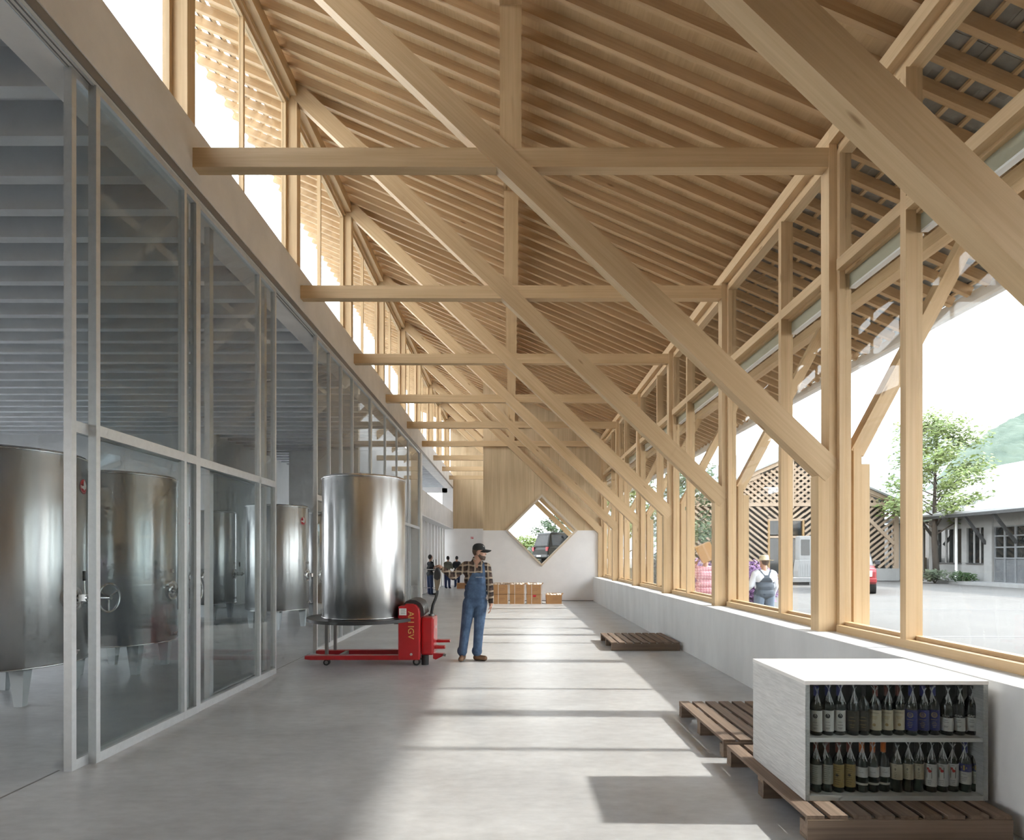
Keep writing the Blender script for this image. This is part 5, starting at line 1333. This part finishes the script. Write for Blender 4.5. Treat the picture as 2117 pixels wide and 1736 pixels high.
bush('purple lilac bush behind the man in the straw hat', (1552-VPX)*16.2/F_PX, 16.2, (0.8, 0.7, 0.8), 2600, 0.07, M_LILAC, 14, name='lilac_bush')
bush('silvery shrub beside the terracotta pots outside the far bays', 5.2, 19.5, (0.7, 0.7, 1.1), 1400, 0.09, M_LEAFS, 15)
tree('leafy tree outside the far window bays', 9.3, 30.5, 6.0, 2.2, 14, M_LEAFD, 60, 0.13, 21, trunk=0.13)
tree('second leafy tree beyond the far end of the window wall', 7.0, 36.0, 6.5, 2.4, 14, M_LEAF, 60, 0.14, 22, trunk=0.13)

# ------------------------------------------------------------------ pots, concrete bench, dispenser
M_TERRA = mat('terracotta', (0.30, 0.10, 0.05), 0.8, var=0.15, scale=6)
def pot(label, x, y, r, h, rot=None):
    p = empty('terracotta_pot', (x, y, -0.03)); tag(p, label, 'pot', 'terracotta pots outside')
    M0 = Matrix() if rot is None else Matrix.Translation((0, 0, r*0.9)) @ rot
    MB().lathe([(0.02, 0), (r*0.62, 0), (r*0.95, h*0.86), (r, h*0.86), (r, h), (r*0.86, h), (r*0.8, h*0.8), (r*0.5, h*0.06), (0.02, h*0.06)], 28, M=M0).build('pot', M_TERRA, p)
    MB().torus(r*0.97, 0.02, 28, 6, M=M0 @ Matrix.Translation((0, 0, h*0.86))).build('rim', M_TERRA, p)
pot('large terracotta pot lying on its side with its mouth facing the window', (1357-VPX)*17.0/F_PX, 17.0, 0.34, 0.62, Matrix.Rotation(R(62), 4, 'X') @ Matrix.Rotation(R(20), 4, 'Y'))
pot('terracotta pot standing outside the fourth window bay', (1369-VPX)*16.0/F_PX, 16.0, 0.22, 0.38)
lp = empty('concrete_platform', (14.9, 33.4, 0)); tag(lp, 'low grey concrete platform in the yard beyond the hat man', 'platform')
MB().box(-1.6, 2.0, -1.0, 1.3, 0.14, 0.40).build('slab', M_EXWH, lp, bevel=0.02)
MB().box(-1.4, 1.8, -0.8, 1.1, -0.03, 0.14).build('base', M_GUTD, lp)
dp = empty('white_dispenser', (16.75, 33.4, 0.40)); tag(dp, 'white metal dispenser cabinet standing on the concrete platform', 'cabinet')
MB().prism([(-0.42, 0.0), (0.38, 0.0), (0.42, 0.35), (0.34, 1.0), (-0.34, 1.0), (-0.44, 0.35)], -0.3, 0.3).build('lower_body', M_EXWH, dp, bevel=0.03)
MB().box(-0.33, 0.33, -0.25, 0.25, 1.0, 2.35).build('upper_body', M_EXWH, dp, bevel=0.02)
MB().box(-0.25, 0.25, -0.262, -0.25, 1.25, 2.15).build('display_window', M_DGLASS, dp)
for k in range(5): bbox('rib', dp, -0.32+0.14*k, -0.30+0.14*k, -0.315, -0.30, 0.05, 0.75, M_EXWH)
pallet('wooden pallet on the concrete platform outside beside the white dispenser', 14.6, 32.5).location.z = 0.40

# ------------------------------------------------------------------ cars
def car(label, loc, yaw, paint, glassm, L=4.3, Wd=1.74, H=1.78, group='parked cars', roofm=None):
    c = empty('car', loc, yaw); tag(c, label, 'car', group)
    h = Wd/2
    low = [(-L/2, 0.42), (-L/2+0.06, 0.36), (L/2-0.08, 0.36), (L/2, 0.44), (L/2, 0.80), (L/2-0.06, 0.92), (L/2-1.15, 1.02), (-L/2+0.08, 1.02), (-L/2, 0.85)]
    MB().prism([(x, z) for x, z in low], -h, h).build('body', paint, c, bevel=0.05)
    cab = [(-L/2+0.05, 1.0), (L/2-1.1, 1.0), (L/2-1.62, H-0.06), (L/2-1.75, H), (-L/2+0.38, H), (-L/2+0.26, H-0.06)]
    v = []; n = len(cab)
    for s_ in (-1, 1):
        for x, z in cab: v.append((x, s_*(h-0.03-(z-1.0)*0.2), z))
    f = [tuple(range(n)), tuple(range(2*n-1, n-1, -1))]+[((i+1) % n, i, n+i, n+(i+1) % n) for i in range(n)]
    MB().add(v, f).build('cabin', roofm or paint, c, bevel=0.04)
    # glazing
    def q(pts, nm): MB().add(pts, [(0, 1, 2, 3), (3, 2, 1, 0)]).build(nm, glassm, c)
    zz0, zz1 = 1.08, H-0.14
    yy = lambda z: h-0.03-(z-1.0)*0.2+0.012
    for s_ in (-1, 1):
        for xa, xb in ((-L/2+0.30, -0.55), (-0.47, 0.42), (0.50, 1.02)):
            xb2 = xb if xb < 1 else 0.62
            q([(xa, s_*yy(zz0), zz0), (xb, s_*yy(zz0), zz0), (xb2, s_*yy(zz1), zz1), (xa, s_*yy(zz1), zz1)], 'side_window')
    xf = lambda z: L/2-1.1-(z-1.0)*0.52/(H-1.06)+0.02
    q([(xf(zz0), -h+0.16, zz0), (xf(zz0), h-0.16, zz0), (xf(zz1), h-0.26, zz1), (xf(zz1), -h+0.26, zz1)], 'windscreen')
    xr2 = lambda z: -L/2+0.05+(z-1.0)*0.21/(H-1.06)-0.012
    q([(xr2(zz0), -h+0.16, zz0), (xr2(zz0), h-0.16, zz0), (xr2(zz1), h-0.28, zz1), (xr2(zz1), -h+0.28, zz1)], 'rear_window')
    for sx_ in (-1, 1):
        MB().box(sx_*L/2-0.06, sx_*L/2+0.06, -h-0.01, h+0.01, 0.42, 0.58).build('bumper', M_LBLK if sx_ < 0 else paint, c, bevel=0.03)
        for s_ in (-1, 1):
            if sx_ > 0: MB().box(L/2-0.02, L/2+0.03, s_*h*0.62-0.2, s_*h*0.62+0.2, 0.64, 0.84).build('headlight', M_WPAINT, c)
            else: MB().box(-L/2-0.02, -L/2+0.05, s_*(h-0.12)-0.10, s_*(h-0.12)+0.10, 0.78, 1.0).build('tail_light', M_RED, c)
            w = MB().cyl((sx_*L*0.31, s_*(h-0.22), 0.35), (sx_*L*0.31, s_*(h+0.02), 0.35), 0.35, 24).build('wheel', M_BLACK, c)
            MB().cyl((sx_*L*0.31, s_*(h-0.2), 0.35), (sx_*L*0.31, s_*(h+0.03), 0.35), 0.19, 14).build('hub', M_GREYM, w)
    MB().box(L/2-0.01, L/2+0.045, -0.5, 0.5, 0.66, 0.84).build('grille', M_LBLK, c)
    MB().box(-L/2-0.075, -L/2-0.06, -0.25, 0.25, 0.46, 0.56).build('number_plate', M_WPAINT, c)
    for s_ in (-1, 1): MB().box(0.95, 1.12, s_*(h+0.09)-0.09, s_*(h+0.09)+0.09, 1.05, 1.2).build('wing_mirror', M_LBLK, c, bevel=0.02)
    return c
M_CRED = mat('car_red', (0.26, 0.018, 0.022), 0.25, coat=0.5)
M_CBLK = mat('car_dark_olive', (0.016, 0.016, 0.012), 0.5, spec=0.25)
car('red car half hidden behind the second window post', (15.75, 27.3, -0.03), R(-119), M_CRED, M_DGLASS, H=1.85, roofm=M_EXWH).scale = (1.2, 1.2, 1.2)
car('dark estate car seen through the diamond window', (3.45, 32.9, 1.1), R(27), M_CBLK, M_DGLASS, H=1.8)

# ------------------------------------------------------------------ raised bank, hedge and trees behind the diamond window
M_BANK = mat('pale_gravel_bank', (0.16, 0.16, 0.13), 0.9, var=0.3, scale=3)
structure(MB().box(-0.75, 7.0, 24.5, 60, -0.03, 1.1).build('bank', M_BANK), 'raised gravel bank behind the far wall')
rr = random.Random(5)
for i, x in enumerate((-1.6, -0.2, 1.2, 2.6, 4.2)):
    bush('bright green hedge bush %s along the bank behind the diamond window' % ['first', 'second', 'third', 'fourth', 'fifth'][i], x, 44, (1.5, 1.2, 1.15), 1500, 0.12, M_LEAF, 40+i, z0=1.1, name='hedge_bush', group='hedge behind the diamond window')
bush('pale feathery shrub in front of the hedge, behind the diamond window', 1.6, 38, (1.2, 0.8, 0.65), 1200, 0.09, M_LEAFS, 50, z0=1.1)
tree('small leafy tree rising above the hedge behind the diamond window', 3.4, 48, 3.7, 1.6, 12, M_LEAFD, 60, 0.12, 23, z0=1.1, trunk=0.1)

# ------------------------------------------------------------------ hills
def hill(name, label, pts, Y, depth, m, nx=70, ny=14, seed=1, rough=2.0):
    """wooded ridge: pts = (pixel x, pixel y) skyline at distance Y"""
    rr = random.Random(seed); v = []; f = []
    xs = [p[0] for p in pts]
    def sky(px):
        for (a, b), (c_, d_) in zip(pts[:-1], pts[1:]):
            if a <= px <= c_: return b+(d_-b)*(px-a)/(c_-a)
        return pts[-1][1]
    for j in range(ny+1):
        t = j/ny
        for i in range(nx+1):
            px = xs[0]+(xs[-1]-xs[0])*i/nx
            Yj = Y-depth*(1-t); z = (VPY-sky(px))*Y/F_PX+EYE
            zz = z*math.sin(t*math.pi/2)**1.1+(rr.uniform(-1, 1)*rough if 0 < t else 0)
            v.append(((px-VPX)*Y/F_PX, Yj, zz if t > 0 else -1.0))
    w = nx+1
    for j in range(ny):
        for i in range(nx): f.append((j*w+i, j*w+i+1, (j+1)*w+i+1, (j+1)*w+i))
    base = len(v)
    for i in range(w): v.append((v[ny*w+i][0], Y+depth*0.6, -1.0))
    for i in range(nx): f.append((ny*w+i, ny*w+i+1, base+i+1, base+i))
    o = MB().add(v, f, 0, True).build(name, m); structure(o, label)
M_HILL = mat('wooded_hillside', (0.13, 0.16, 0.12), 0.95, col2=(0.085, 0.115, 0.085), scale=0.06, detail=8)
M_MTN = mat('hazy_far_mountain', (0.24, 0.27, 0.27), 0.95, col2=(0.20, 0.235, 0.245), scale=0.004, detail=8)  # distance haze is put into this pale bluish colour
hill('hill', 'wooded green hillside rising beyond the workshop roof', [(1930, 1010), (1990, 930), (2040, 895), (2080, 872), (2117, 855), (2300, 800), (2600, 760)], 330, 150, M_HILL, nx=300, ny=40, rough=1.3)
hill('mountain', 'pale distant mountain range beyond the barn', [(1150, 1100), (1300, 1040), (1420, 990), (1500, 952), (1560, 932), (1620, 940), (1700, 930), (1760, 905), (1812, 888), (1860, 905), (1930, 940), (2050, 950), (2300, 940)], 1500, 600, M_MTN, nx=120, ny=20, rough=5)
